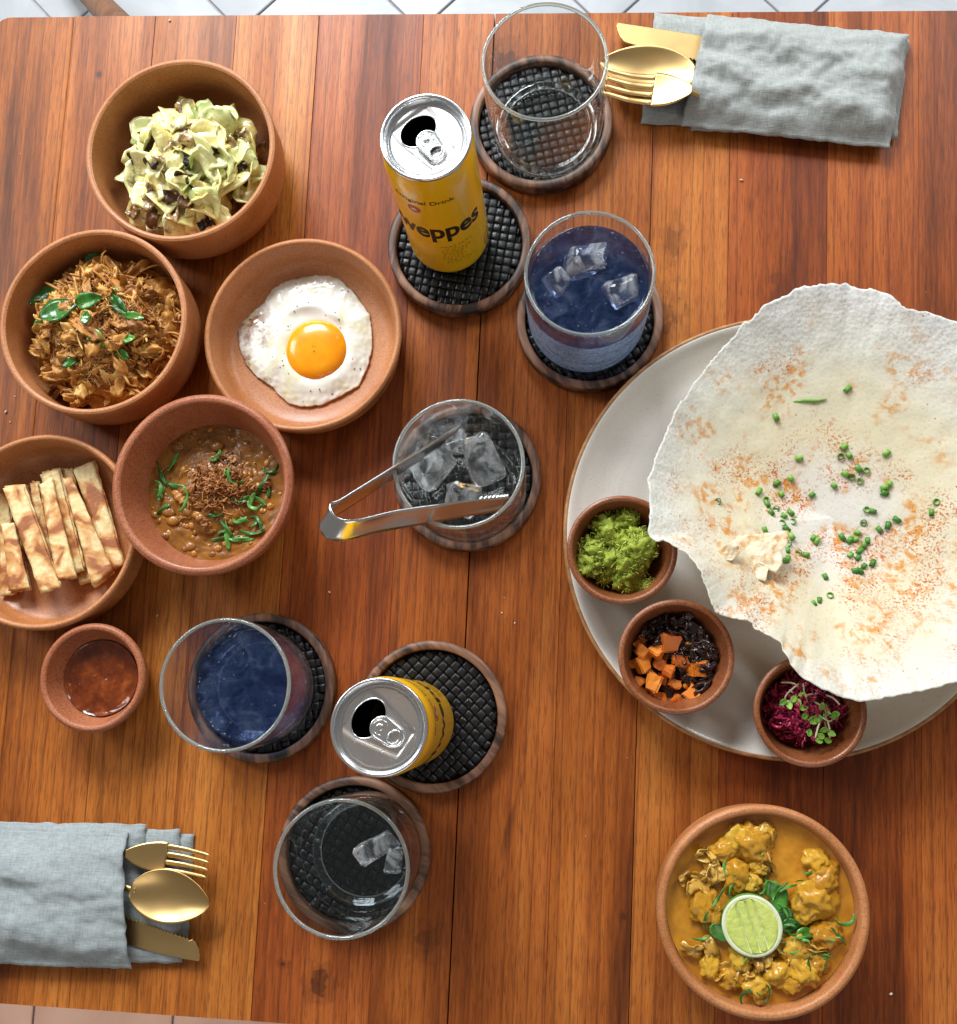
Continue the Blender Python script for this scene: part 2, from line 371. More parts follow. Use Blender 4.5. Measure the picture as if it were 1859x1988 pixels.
def m_linen(name, c):
    g = G(name); co = g.co((1, 1, 1), rand=0.3)
    wx = g.noise(g.co((1500, 150, 300), rand=0.3), 1, 3, 0.6); wy = g.noise(g.co((150, 1500, 300), rand=0.3), 1, 3, 0.6); n2 = g.noise(co, 45, 4, 0.6)
    w = g.math('ADD', g.math('MULTIPLY', wx, 0.5), g.math('MULTIPLY', wy, 0.5))
    col = g.mix(g.ramp(w, [(0.40, 0.0), (0.60, 1.0)]), tuple(x * 0.80 for x in c), tuple(x * 1.14 for x in c))
    col = g.mix(g.ramp(n2, [(0.3, 0.22), (0.62, 0.0)]), col, tuple(x * 0.6 for x in c))
    g.set(Base_Color=col, Roughness=0.92, Specular_IOR_Level=0.15, Sheen_Weight=0.25); g.bump(w, 0.7, 0.0007); return g.m
LINEN = m_linen('grey_green_linen', (0.335, 0.355, 0.34)); LINEN2 = m_linen('blue_lit_linen', (0.295, 0.328, 0.332))  # second linen bluer: cooler light on that napkin put into the colour

def m_food(name, stops, rough=0.4, isl=None, sss=0.0, scale=120, bump=0.4, rand=1.0, coat=0.0):
    g = G(name); n1 = g.noise(g.co((1, 1, 1), rand=rand), scale, 5, 0.62); f = n1
    if isl == 'island': f = g.math('ADD', g.math('MULTIPLY', n1, 0.45), g.math('MULTIPLY', g.island(), 0.55))
    if isl == 'object': f = g.math('ADD', g.math('MULTIPLY', n1, 0.6), g.math('MULTIPLY', g.objrand(), 0.4))
    g.set(Base_Color=g.ramp(f, stops), Roughness=rough, Subsurface_Weight=sss, Coat_Weight=coat, Coat_Roughness=0.1, Specular_IOR_Level=0.32)
    g.b.inputs['Subsurface Radius'].default_value = (0.004, 0.0025, 0.001)
    g.bump(n1, bump, 0.0012); return g.m

# ================================================================== setting
FZ = -0.74
g = G('pale_floor_tile'); n1 = g.noise(g.co((1, 1, 1), rand=4), 7, 5, 0.6, 0.8)
g.set(Base_Color=g.ramp(n1, [(0.3, (0.34, 0.36, 0.38)), (0.6, (0.46, 0.48, 0.50))]), Roughness=0.35); TILEA = g.m
g = G('tan_floor_tile'); n1 = g.noise(g.co((1, 1, 1), rand=4), 9, 5, 0.6, 0.4)
g.set(Base_Color=g.ramp(n1, [(0.3, (0.42, 0.23, 0.16)), (0.7, (0.54, 0.33, 0.24))]), Roughness=0.6); TILEB = g.m
g = G('floor_grout'); n1 = g.noise(g.co((1, 1, 1)), 90, 3)
g.set(Base_Color=g.ramp(n1, [(0.3, (0.42, 0.42, 0.43)), (0.7, (0.52, 0.52, 0.53))]), Roughness=0.9); GROUT = g.m
floor = tag(link('floor', mk([(-2.6, -2, FZ), (2.6, -2, FZ), (2.6, 3, FZ), (-2.6, 3, FZ)], [(0, 1, 2, 3)]), GROUT, smooth=False), 'pale tiled floor beyond the table edge', None, None, 'structure')
T = 0.20
tme = bevel_box(-T / 2 + 0.0016, T / 2 - 0.0016, -T / 2 + 0.0016, T / 2 - 0.0016, 0, 0.004, 0.0012, 1)
for i in range(-12, 13):
    for j in range(-12, 13):
        x = (i - j) * T * 0.7071 + 0.03; y = (i + j) * T * 0.7071 + 0.02
        if 0.62 < y < 1.75 and -1.35 < x < 1.2:
            link('floor_tile', tme, TILEA, floor, (x, y, FZ + 0.0005), (0, 0, PI / 4), smooth=False)
tmb = bevel_box(-0.0985, 0.0985, -0.1485, 0.1485, 0, 0.006, 0.0012, 1)
for i in range(-6, 5):
    for j in range(3):
        link('floor_tile', tmb, TILEB, floor, (i * 0.2 - 0.02, -0.36 - j * 0.3, FZ + 0.0005), None, smooth=False)

# ------------------------------------------------------------------ table
TY0, TY1, TX0, TX1 = -0.2236, 0.5086, -0.4585, 0.365
table = empty('dining_table', (0, 0, FZ + 0.0065)); tag(table, 'reddish brown varnished plank table set with dishes and drinks', 'table')
OFF = -(FZ + 0.0065)
seams = [TX0, -0.394, -0.3292, -0.2655, -0.2015, -0.1215, -0.0680, -0.0035, 0.0517, 0.1072, 0.1763, 0.2400, 0.3010, TX1]
gaps = [0, 1, 2, 1, 4, 1, 9, 2, 5, 2, 2, 1, 2, 0]
PLZ0 = -0.026
for k in range(len(seams) - 1):
    x0 = seams[k] + gaps[k] * 5e-5; x1 = seams[k + 1] - gaps[k + 1] * 5e-5
    cx = (x0 + x1) / 2; hw = (x1 - x0) / 2; cy = (TY0 + TY1) / 2; hl = (TY1 - TY0) / 2
    if k == 0 or k == len(seams) - 2:        # outer planks have rounded table corners
        s = -1 if k == 0 else 1; R_ = 0.014; poly = []
        def corner(px, py, a0):
            for q in range(7):
                a = a0 + PI / 2 * q / 6; poly.append((px + R_ * math.cos(a), py + R_ * math.sin(a)))
        if s < 0:
            poly.append((hw, -hl)); poly.append((hw, hl)); corner(-hw + R_, hl - R_, PI / 2); corner(-hw + R_, -hl + R_, PI)
        else:
            poly.append((-hw, hl)); poly.append((-hw, -hl)); corner(hw - R_, -hl + R_, -PI / 2); corner(hw - R_, hl - R_, 0)
        me = prism(poly, PLZ0, 0.0, 0.0012)
    else:
        bm = bmesh.new(); me = mk(*box_data(-hw, hw, -hl, hl, PLZ0, 0.0)); bm.from_mesh(me)
        long_e = [e for e in bm.edges if abs(e.verts[0].co.x - e.verts[1].co.x) < 1e-6 and e.verts[0].co.z > -0.001 and e.verts[1].co.z > -0.001]
        end_e = [e for e in bm.edges if abs(e.verts[0].co.y - e.verts[1].co.y) < 1e-6 and e.verts[0].co.z > -0.001 and e.verts[1].co.z > -0.001]
        bmesh.ops.bevel(bm, geom=long_e, offset=0.00025, segments=1, affect='EDGES')
        bm.to_mesh(me); bm.free()
    link('plank', me, TEAK, table, (cx, cy, OFF), smooth=False)
g = G('table_underside'); n1 = g.noise(g.co((30, 2, 30)), 1, 3); g.set(Base_Color=g.ramp(n1, [(0.3, (0.010, 0.004, 0.002)), (0.7, (0.03, 0.012, 0.006))]), Roughness=0.8); UNDER = g.m
link('under_board', mk(*box_data(TX0 + 0.03, TX1 - 0.03, TY0 + 0.03, TY1 - 0.03, -0.040, PLZ0 - 0.0005)), UNDER, table, (0, 0, OFF), smooth=False)
for sx in (TX0 + 0.07, TX1 - 0.07):
    for sy in (TY0 + 0.07, TY1 - 0.07):
        link('leg', bevel_box(sx - 0.03, sx + 0.03, sy - 0.03, sy + 0.03, -OFF + 0.0003, -0.0405, 0.003), TEAK, table, (0, 0, OFF), smooth=False)

# ------------------------------------------------------------------ stool whose leg shows past the table edge
p_top = at(216, 32, -0.44); p_foot = at(120, -70, -0.72)
stool = empty('wooden_stool', (p_top.x + 0.10, p_top.y - 0.30, FZ + 0.0065)); tag(stool, 'round wooden stool leg sticking out past the table edge', 'stool')
S0 = Vector(stool.location); zt = 0.44
legdir = (p_foot - p_top); legdir /= -legdir.z
def leg_at(z): return p_top + legdir * (p_top.z - z)
c0 = Vector((S0.x, S0.y, 0))
for k in range(4):
    rot = Matrix.Rotation(PI / 2 * k, 3, 'Z'); pts = []; rr = []
    for q in range(9):
        z = S0.z + 0.0004 + (zt - 0.0004) * q / 8; w = leg_at(z); pts.append(rot @ (Vector((w.x, w.y, 0)) - c0) + Vector((0, 0, z - S0.z))); rr.append(0.015 + 0.003 * q / 8)
    link('leg', mk(*tube_data(pts, rr, 14)), CHAIRW, stool)
link('seat', lathe([(0.0, zt), (0.15, zt), (0.16, zt + 0.006), (0.16, zt + 0.02), (0.15, zt + 0.026), (0.0, zt + 0.026)], 64), CHAIRW, stool)

# ================================================================== coasters
def cut_disc_straps(R):
    """woven straps of a mat of radius R: list of (mesh, direction)"""
    out = []; P = 0.0060; Wd = 0.0055; A = 0.0010; th = 0.0010
    n = int(R / P)
    for d in (0, 1):
        for i in range(-n, n + 1):
            c = i * P; far = abs(c) + Wd / 2
            if far > R: continue
            L = math.sqrt(R * R - far * far)
            if L < P * 0.7: continue
            N = max(8, int(2 * L / P * 7))
            def zf(s):
                ph = PI * (s / P) + (PI * i) + (PI if d else 0)
                c_ = math.cos(ph); return A * math.copysign(abs(c_) ** 0.4, c_)
            def top(u, v):
                s = -L + 2 * L * u; e = (v - 0.5) * 2
                z = zf(s) + th * 0.5 - 0.00022 * e ** 4
                return (s, c + e * Wd / 2, z) if d == 0 else (c + e * Wd / 2, s, z)
            def bot(u, v):
                p = top(u, v); return (p[0], p[1], zf(-L + 2 * L * u) - th * 0.5)
            V, Fc = slab_data(N, 4, top, bot)
            if d == 1: Fc = [tuple(reversed(q)) for q in Fc]
            out.append(mk(V, Fc))
    return out
RK, RKI = 0.0516, 0.0455
STRAPS = cut_disc_straps(RKI - 0.0004)
RINGM = lathe([(RKI, 0.0030), (RKI, 0.0112), (RKI + 0.0008, 0.0120), (RK - 0.0012, 0.0120), (RK, 0.0108), (RK, 0.0022), (RK - 0.0015, 0.0006), (RKI, 0.0006)], 96, True)
BASEM = lathe([(0.0, 0.0003), (RKI + 0.002, 0.0003), (RKI + 0.002, 0.0005), (RKI - 0.0001, 0.0008), (RKI - 0.0001, 0.0052), (0.0, 0.0052)], 64)
CZ = 0.0085          # height the glasses and cans stand on
def coaster(xy, rz, label):
    t = empty('coaster', (xy[0], xy[1], 0.0002), rz); tag(t, label, 'coaster', 'round wood rimmed woven coasters')
    link('rim', RINGM, COASTW, t); link('base', BASEM, CBASE, t)
    for me in STRAPS: link('strap', me, STRAP, t, (0, 0, 0.0068 + rnd.uniform(-0.00012, 0.00012)), (0, 0, rnd.uniform(-0.008, 0.008)))
coaster((-0.0298, 0.4165), 0.25, 'round coaster with woven black centre under the empty glass')
coaster((-0.0850, 0.3226), -0.15, 'round coaster with woven black centre under the can with readable lettering')
coaster((0.0102, 0.2689), 0.5, 'round coaster with woven black centre under the nearly full blue drink')
coaster((-0.0712, 0.1524), 0.03, 'round coaster with woven black centre under the glass of ice with tongs')
coaster((-0.0881, -0.0140), 0.85, 'round coaster with woven black centre under the can beside the dark water glass')
coaster((-0.2073, 0.0004), 0.18, 'round coaster with woven black centre under the low blue drink')
coaster((-0.1359, -0.1083), 1.1, 'round coaster with woven black centre under the dark glass with melting ice')

# ================================================================== tumblers
RG = 0.0414; GH = 0.0910 - CZ
wall = lathe(smooth_prof([(RG - 0.0005, GH - 0.0012), (RG - 0.0002, GH * 0.8), (RG - 0.0004, GH * 0.4), (RG - 0.0012, 0.010), (RG - 0.0030, 0.0045), (RG - 0.0075, 0.0012)], 5), 96)
inner = lathe(smooth_prof([(RG - 0.0021, GH - 0.0012), (RG - 0.0020, GH * 0.8), (RG - 0.0023, GH * 0.4), (RG - 0.0034, 0.014), (RG - 0.0075, 0.0082), (RG - 0.016, 0.0072), (0.0, 0.0070)], 5), 96)
rimm = lathe([(RG - 0.0013 + 0.0012 * math.cos(a * PI / 6), GH - 0.0012 + 0.0012 * math.sin(a * PI / 6)) for a in range(12)], 120, True)
basem = lathe([(RG - 0.0082 + 0.0030 * math.cos(a * PI / 7), 0.0036 + 0.0026 * math.sin(a * PI / 7)) for a in range(14)], 96, True)
based = lathe([(0.0, 0.0012), (RG - 0.0112, 0.0010)], 64)
def tumbler(xy, label, frost=False):
    t = empty('glass_tumbler', (xy[0], xy[1], CZ)); tag(t, label, 'glass', 'straight sided glass tumblers')
    link('wall', wall, GLASSW, t); link('inner_wall', inner, GLASSW, t)
    link('rim', rimm, GLASSR, t); link('base_ring', basem, GLASST, t); link('base', based, GLASSW, t)
    if frost:
        z1 = GH * frost
        fm = lathe([(RG + 0.0001, z1), (RG - 0.0001, z1 * 0.6), (RG - 0.0006, 0.014), (RG - 0.0016, 0.0075), (RG - 0.0040, 0.0030)], 96)
        link('condensation', fm, FROST, t)
    return t
G1 = (-0.0257, 0.4105); G2 = (0.0080, 0.2678); GI = (-0.0690, 0.1435); G3 = (-0.2064, 0.0009); G4 = (-0.1274, -0.1048)
tumbler(G1, 'empty clear glass tumbler standing next to gold cutlery')
tumbler(G2, 'clear tumbler nearly full of blue drink with ice beside the large plate', 0.72)
tumbler(GI, 'clear tumbler of ice cubes with metal tongs resting in it')
tumbler(G3, 'clear tumbler with little blue drink left beside the red sauce bowl')
tumbler(G4, 'clear tumbler of clear water with melting ice and dark base')
def liquid(name, xy, z, m, label, cat):
    zz = z - CZ; pr = [(0, zz), (RG - 0.010, zz), (RG - 0.0042, zz + 0.0001), (RG - 0.0033, zz + 0.0009), (RG - 0.0034, zz * 0.6), (RG - 0.0046, 0.0155), (RG - 0.0085, 0.0096), (RG - 0.016, 0.0084), (0, 0.0082)]
    tag(link(name, lathe(pr, 80), m, None, (xy[0], xy[1], CZ)), label, cat)
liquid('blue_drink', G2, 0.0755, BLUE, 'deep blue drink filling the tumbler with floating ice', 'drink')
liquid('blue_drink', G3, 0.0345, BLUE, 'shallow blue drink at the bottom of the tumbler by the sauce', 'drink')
def bubbles(xy, z, n, seed, label):
    r = random.Random(seed); mb = MB()
    for _ in range(n):
        a = r.uniform(0, 6.28); q = (RG - 0.0040) * (r.uniform(0.955, 0.99) if r.random() < 0.7 else math.sqrt(r.random()) * 0.95); s_ = r.uniform(0.00022, 0.00062)
        v, f = lathe_data([(s_, 0), (s_ * 0.85, s_ * 0.5), (s_ * 0.45, s_ * 0.85), (0, s_)], 10); mb.add([(p_[0] + q * math.cos(a), p_[1] + q * math.sin(a), p_[2]) for p_ in v], f)
    tag(link('bubbles', mb.mesh(), GLASSR, None, (xy[0], xy[1], z)), label, None, None, 'stuff')
bubbles(G2, 0.0757, 130, 3, 'tiny bubbles round the edge of the full blue drink')
bubbles(G3, 0.0347, 90, 4, 'tiny bubbles on the low blue drink')
liquid('melt_water', G4, 0.0300, WATER, 'clear water around melting ice in the dark looking glass', 'water')
def ice_mesh(seed, s):
    r = random.Random(seed); bm = bmesh.new(); bmesh.ops.create_cube(bm, size=2.0)
    for v in bm.verts: v.co = Vector((v.co.x * s[0] * r.uniform(0.5, 1.2), v.co.y * s[1] * r.uniform(0.5, 1.2), v.co.z * s[2] * r.uniform(0.6, 1.2)))
    bmesh.ops.bevel(bm, geom=bm.edges[:], offset=min(s) * 0.46, segments=4, affect='EDGES', profile=0.55)
    bmesh.ops.subdivide_edges(bm, edges=bm.edges[:], cuts=1, use_grid_fill=True)
    for v in bm.verts:
        p = v.co * 90; v.co *= 1 + 0.13 * fr(p.x + seed, p.y, p.z, 3)
    me = bpy.data.meshes.new('m'); bm.to_mesh(me); bm.free(); return me
def ice(x, y, z, s, seed, rot, label, grp):
    tag(link('ice_cube', ice_mesh(seed, s), ICE, None, (x, y, z), rot), label, 'ice', grp)
LI = 'clear ice cube in the glass with the tongs'
p = at(938, 895, 0.045); ice(p.x, p.y, 0.043, (0.0150, 0.0165, 0.013), 3, (0.3, 0.2, 0.5), LI, 'ice in the tongs glass')
p = at(845, 905, 0.028); ice(p.x, p.y, 0.0285, (0.0150, 0.0120, 0.010), 5, (0.1, -0.3, 0.7), LI, 'ice in the tongs glass')
p = at(905, 968, 0.028); ice(p.x, p.y, 0.0285, (0.0140, 0.0110, 0.010), 8, (-0.2, 0.1, -0.3), LI, 'ice in the tongs glass')
p = at(880, 845, 0.028); ice(p.x + 0.002, p.y - 0.004, 0.0275, (0.0110, 0.0090, 0.009), 11, (0.2, 0.3, 0.2), LI, 'ice in the tongs glass')
LB = 'clear ice cube floating in the full blue drink'
p = at(1210, 560, 0.077); ice(p.x, p.y, 0.0735, (0.0125, 0.0120, 0.0090), 21, (0.2, 0.1, 0.4), LB, 'ice in the blue drink')
p = at(1140, 500, 0.077); ice(p.x, p.y, 0.0730, (0.0150, 0.0100, 0.0090), 23, (-0.15, 0.2, 0.1), LB, 'ice in the blue drink')
p = at(1078, 540, 0.077); ice(p.x, p.y, 0.0720, (0.0080, 0.0080, 0.0070), 25, (0.2, 0.3, 0.9), LB, 'ice in the blue drink')
LW = 'small melting ice piece in the clear water'
p = at(730, 1650, 0.031); ice(p.x, p.y, 0.0285, (0.0140, 0.0090, 0.0075), 31, (0.1, 0.2, 0.6), LW, 'ice in the dark glass')
p = at(762, 1672, 0.031); ice(p.x, p.y, 0.0260, (0.0090, 0.0070, 0.0060), 33, (0.2, -0.1, 1.4), LW, 'ice in the dark glass')

# ================================================================== drink cans
RB = 0.0283; RL = 0.0272
def text_bits(body, width, height, bold=0.0):
    """outline of a word scaled to width x height, cut fine enough to wrap round a can"""
    cu = bpy.data.curves.new('t', 'FONT'); cu.body = body; cu.offset = bold; cu.resolution_u = 6
    to = bpy.data.objects.new('t', cu); COL.objects.link(to); bpy.context.view_layer.update()
    dg = bpy.context.evaluated_depsgraph_get(); me = bpy.data.meshes.new_from_object(to.evaluated_get(dg))
    bpy.data.objects.remove(to)
    bm = bmesh.new(); bm.from_mesh(me)
    xs = [v.co.x for v in bm.verts]; x0, x1 = min(xs), max(xs)
    k = width / (x1 - x0); ky = height
    for v in bm.verts: v.co = Vector(((v.co.x - (x0 + x1) / 2) * k, v.co.y * ky, 0))
    n = int(width / 0.0012)
    for i in range(1, n):
        x = -width / 2 + width * i / n
        bmesh.ops.bisect_plane(bm, geom=bm.verts[:] + bm.edges[:] + bm.faces[:], plane_co=(x, 0, 0), plane_no=(1, 0, 0))
    bm.to_mesh(me); bm.free(); return me
def wrap(me, a0, z0, r):
    for v in me.vertices:
        a = a0 + v.co.x / r; v.co = (r * math.cos(a), r * math.sin(a), z0 + v.co.y)
    me.update(); return me
def wrap_rects(rects, r):
    mb = MB()
    for (a, w, z, h) in rects:
        n = max(1, int(w / 0.002))
        mb.add(*grid_data(n, 1, lambda u, v: (r * math.cos(a + (u - .5) * w / r), r * math.sin(a + (u - .5) * w / r), z + (v - .5) * h)))
    return mb.mesh()
ZC = 0.146 - CZ - 0.0005       # can height
bodym = lathe(smooth_prof([(0.0205, 0.0), (0.0232, 0.0012), (0.0262, 0.0052), (RB - 0.0002, 0.0105), (RB, 0.016)], 4) + [(RB, 0.06), (RB, 0.105)] + smooth_prof([(RB, ZC - 0.0165), (RB - 0.0004, ZC - 0.0125), (RL - 0.0003, ZC - 0.0062), (RL - 0.0010, ZC - 0.0030)], 5), 96)
rimc = lathe(smooth_prof([(RL - 0.0012, ZC - 0.0036), (RL, ZC - 0.0022), (RL, ZC - 0.0006), (RL - 0.0007, ZC), (RL - 0.0019, ZC - 0.0003), (RL - 0.0027, ZC - 0.0018), (RL - 0.0036, ZC - 0.0062), (RL - 0.0046, ZC - 0.0068), (RL - 0.0054, ZC - 0.0060), (RL - 0.0058, ZC - 0.0047)], 4), 120)
botm = lathe([(0.0, 0.0065), (0.012, 0.0045), (0.0185, 0.0006), (0.0205, 0.0)], 64)
LZ = ZC - 0.0046; LR = RL - 0.0058
def in_mouth(x, y):              # opening: egg shape, wide side away from the tab
    return ((x + 0.0082) / 0.0086) ** 2 + (y / 0.0118) ** 2 < 1
def lid_z(x, y):
    # recessed tear-drop deboss round mouth and tab
    d = abs(y) - (0.0133 - 0.0055 * max(0, min(1, (x + 0.008) / 0.026)))
    e = max(d, -x - 0.0185, x - 0.0172)
    return -0.0007 / (1 + math.exp(e / 0.00035))
lv = []; lf = []; NA, NR = 160, 56
for i in range(NR + 1):
    for k in range(NA):
        r = LR * i / NR; a = 2 * PI * k / NA; x, y = r * math.cos(a), r * math.sin(a); lv.append((x, y, LZ + lid_z(x, y)))
for i in range(NR):
    for k in range(NA):
        q = (i * NA + k, i * NA + (k + 1) % NA, (i + 1) * NA + (k + 1) % NA, (i + 1) * NA + k)
        mx_ = sum(lv[t][0] for t in q) / 4; my_ = sum(lv[t][1] for t in q) / 4
        if not in_mouth(mx_, my_): lf.append(q)
lidm = mk(lv, lf)
mouthm = mk(*tube_data([(-0.0082 + 0.0088 * math.cos(a), 0.0120 * math.sin(a), LZ - 0.0006) for a in [2 * PI * k / 64 for k in range(64)]], 0.00045, 8, True))
flapm = mk(*slab_data(10, 10, lambda u, v: (-0.0030 - 0.0075 * u, (v - 0.5) * 0.018 * math.sqrt(max(0.02, 1 - u * u)), LZ - 0.0016 - 0.012 * u), lambda u, v: (-0.0030 - 0.0075 * u, (v - 0.5) * 0.018 * math.sqrt(max(0.02, 1 - u * u)), LZ - 0.0019 - 0.012 * u)))
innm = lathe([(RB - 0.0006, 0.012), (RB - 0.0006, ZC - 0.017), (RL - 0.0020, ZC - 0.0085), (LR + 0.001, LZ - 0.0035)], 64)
def stadium(cx, L, Wd, n=14, taper=1.0):
    pts = []
    for k in range(n + 1):
        a = -PI / 2 + PI * k / n; pts.append((cx + L / 2 - Wd * taper / 2 + Wd * taper / 2 * math.cos(a), Wd * taper / 2 * math.sin(a)))
    for k in range(n + 1):
        a = PI / 2 + PI * k / n; pts.append((cx - L / 2 + Wd / 2 + Wd / 2 * math.cos(a), Wd / 2 * math.sin(a)))
    return pts
def tab_plate():
    bm = bmesh.new(); es = []
    for loop in (stadium(0.0048, 0.0195, 0.0126, 14, 0.9), stadium(0.0092, 0.0062, 0.0082, 10) if False else [(0.0096 + 0.0030 * math.cos(a), 0.0040 * math.sin(a)) for a in [2 * PI * k / 24 for k in range(24)]]):
        vv = [bm.verts.new((x, y, 0)) for x, y in loop]
        es += [bm.edges.new((vv[i], vv[(i + 1) % len(vv)])) for i in range(len(vv))]
    bmesh.ops.triangle_fill(bm, use_beauty=True, edges=es)
    r = bmesh.ops.extrude_face_region(bm, geom=bm.faces[:]); bmesh.ops.translate(bm, verts=[e for e in r['geom'] if isinstance(e, bmesh.types.BMVert)], vec=(0, 0, 0.0005))
    bmesh.ops.recalc_face_normals(bm, faces=bm.faces[:])
    me = bpy.data.meshes.new('m'); bm.to_mesh(me); bm.free()
    return me
tabm = tab_plate()
TZ = LZ + 0.0010
tabe = MB(); tabe.add(*tube_data([(x, y, 0.0003) for x, y in stadium(0.0048, 0.0195, 0.0126, 14, 0.9)], 0.00075, 8, True))
tabe.add(*tube_data([(0.0096 + 0.0031 * math.cos(a), 0.0041 * math.sin(a), 0.0004) for a in [2 * PI * k / 32 for k in range(32)]], 0.00055, 8, True))
tabe.add(*tube_data([(0.0004 + 0.0042 * math.cos(a), 0.0042 * math.sin(a), 0.0005) for a in [0.9 + 4.5 * k / 24 for k in range(25)]], 0.00035, 8))
tabem = tabe.mesh()
rivm = lathe(smooth_prof([(0.0, 0.0014), (0.0016, 0.0013), (0.0021, 0.0006), (0.0022, -0.0010)], 4), 28)
TXT = wrap(text_bits('Schweppes', 0.090, 0.0255, 0.028), 0.0, 0.0640, RB + 0.00012)
TXT2 = wrap(text_bits('Original Drink', 0.040, 0.0058, 0.012), math.radians(-24 + 47 - 6), 0.1085, RB + 0.00012)
def seal(a0, z0, rx, rz_):
    return [(RB + 0.00012, a0 + rx * math.cos(t) / RB, z0 + rz_ * math.sin(t)) for t in [2 * PI * k / 32 for k in range(32)]]
def polar_disc(a0, z0, rx, rz_, r):
    v = [(r * math.cos(a0), r * math.sin(a0), z0)] + [(r * math.cos(a0 + rx * math.cos(t) / RB), r * math.sin(a0 + rx * math.cos(t) / RB), z0 + rz_ * math.sin(t)) for t in [2 * PI * k / 32 for k in range(32)]]
    return mk(v, [(0, 1 + k, 1 + (k + 1) % 32) for k in range(32)])
D = math.radians
SEALM = polar_disc(D(2), 0.1000, 0.0046, 0.0042, RB + 0.00012); SEALW = polar_disc(D(2), 0.1000, 0.0020, 0.0012, RB + 0.00022)
rr_ = random.Random(5); rects = []
for row in range(9):
    n = rr_.randint(4, 8); x = D(28) + rr_.uniform(-0.05, 0.05)
    for q in range(n):
        w = rr_.uniform(0.0008, 0.0022); rects.append((x, w, 0.050 - row * 0.0030, 0.0008)); x += (w + 0.0009) / RB + 0.012
SMALLM = wrap_rects(rects, RB + 0.00012)
BARM = wrap_rects([(D(130), 0.011, 0.045, 0.026)], RB + 0.00012)
mk_r = [(D(104), 0.009, 0.0155, 0.0006), (D(104), 0.009, 0.0275, 0.0006), (D(104) - 0.0045 / RB, 0.0005, 0.0215, 0.012), (D(104) + 0.0045 / RB, 0.0005, 0.0215, 0.012)] + [(D(104), 0.0072 - 0.0006 * q, 0.0170 + q * 0.0012, 0.0006) for q in range(3)]
MARKM = wrap_rects(mk_r, RB + 0.00012)
WHORL = MB(); WHORL.add(*grid_data(14, 1, lambda u, v: tuple((RB + 0.00012) * c for c in (math.cos(D(104) + 0.0028 * math.cos(PI * u) / RB), math.sin(D(104) + 0.0028 * math.cos(PI * u) / RB))) + (0.0212 + (0.0042 - v * 0.0008) * math.sin(PI * u),)))
def can(xy, text_az, tab_dir, label):
    t = empty('drink_can', (xy[0], xy[1], CZ + 0.0003)); tag(t, label, 'can', 'opened yellow drink cans')
    b = link('body', bodym, CANY, t, None, (0, 0, text_az))
    link('lettering', TXT, INK, b, smooth=False); link('lettering', TXT2, INK, b, smooth=False)
    link('seal', SEALM, INKR, b, smooth=False); link('seal', SEALW, INKW, b, smooth=False); link('small_print', SMALLM, INKB, b, smooth=False)
    link('barcode_panel', BARM, INKW, b, smooth=False); link('print_mark', MARKM, INK, b, smooth=False); link('print_mark', WHORL.mesh(), INK, b, smooth=False)
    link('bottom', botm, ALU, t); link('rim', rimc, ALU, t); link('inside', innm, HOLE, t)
    ld = link('lid', lidm, ALUL, t, None, (0, 0, tab_dir)); link('mouth_edge', mouthm, ALU, ld)
    tb = link('pull_tab', tabm, ALU, t, (0, 0, TZ), (0, 0, tab_dir), smooth=False)
    link('edge', tabem, ALU, tb); link('rivet', rivm, ALU, tb)
    # beads of liquid left on the lid
    r = random.Random(int(xy[1] * 1e4)); mb = MB()
    for q in range(26):
        a = r.uniform(0, 6.28); rad = LR * math.sqrt(r.uniform(0.2, 0.93)); x, y = rad * math.cos(a), rad * math.sin(a)
        if in_mouth(x * 0.85, y * 0.85) or (abs(y) < 0.0075 and -0.006 < x < 0.016): continue
        s = r.uniform(0.00025, 0.00075); v, f = lathe_data([(s, 0), (s * 0.8, s * 0.45), (s * 0.3, s * 0.62), (0, s * 0.64)], 10); mb.add([(p_[0] + x, p_[1] + y, p_[2] + LZ + lid_z(x, y)) for p_ in v], f)
    dr = link('droplet', mb.mesh(), GLASST, ld); dr['kind'] = 'stuff'
can((-0.0916, 0.3263), math.radians(-74.3 - 40), math.atan2(-0.77, 0.64), 'open yellow drink can with readable black lettering on its side')
can((-0.0996, -0.0185), math.radians(15), math.atan2(-0.52, 0.82), 'open yellow drink can seen on its lid beside the low blue drink')

# ================================================================== ice tongs
zt5 = zoomed(950, 1000, 1.859)
wdir = Vector((-0.50, -0.66, -0.56)).normalized()
def tong_path():
    tipA = zt5(885, 585, 0.055); rimA = zt5(500, 828, 0.096); bendA = zt5(165, 1035, 0.118)
    tipB = zt5(1165, 995, 0.062); rimB = zt5(740, 1040, 0.098); bendB = zt5(255, 1130, 0.121); end = zt5(150, 1062, 0.121)
    a = [tuple(tipA), tuple(tipA.lerp(rimA, 0.5)), tuple(rimA), tuple(rimA.lerp(bendA, 0.6)), tuple(bendA.lerp(rimA, 0.08)), tuple(end.lerp(bendA, 0.35) + Vector((-0.0015, 0.001, 0))), tuple(end.lerp(bendB, 0.45) + Vector((-0.002, -0.002, 0))), tuple(bendB.lerp(rimB, 0.05)), tuple(bendB.lerp(rimB, 0.5) + Vector((0, 0.001, 0))), tuple(rimB), tuple(rimB.lerp(tipB, 0.5) + Vector((0, 0.0005, 0))), tuple(tipB)]
    return [Vector(q) for q in smooth_prof(a, 10)]
path = tong_path(); NP = len(path)
def tong_w(i):
    u = i / (NP - 1); e = min(u, 1 - u) * 2
    return 0.017 if e > 0.45 else 0.0115 + 0.0055 * (e / 0.45) ** 0.7
tongs = empty('ice_tongs', (path[NP // 2].x, path[NP // 2].y, 0.0)); tag(tongs, 'bent stainless steel ice tongs with serrated tips resting on the ice glass', 'tongs')
off = Vector(tongs.location)
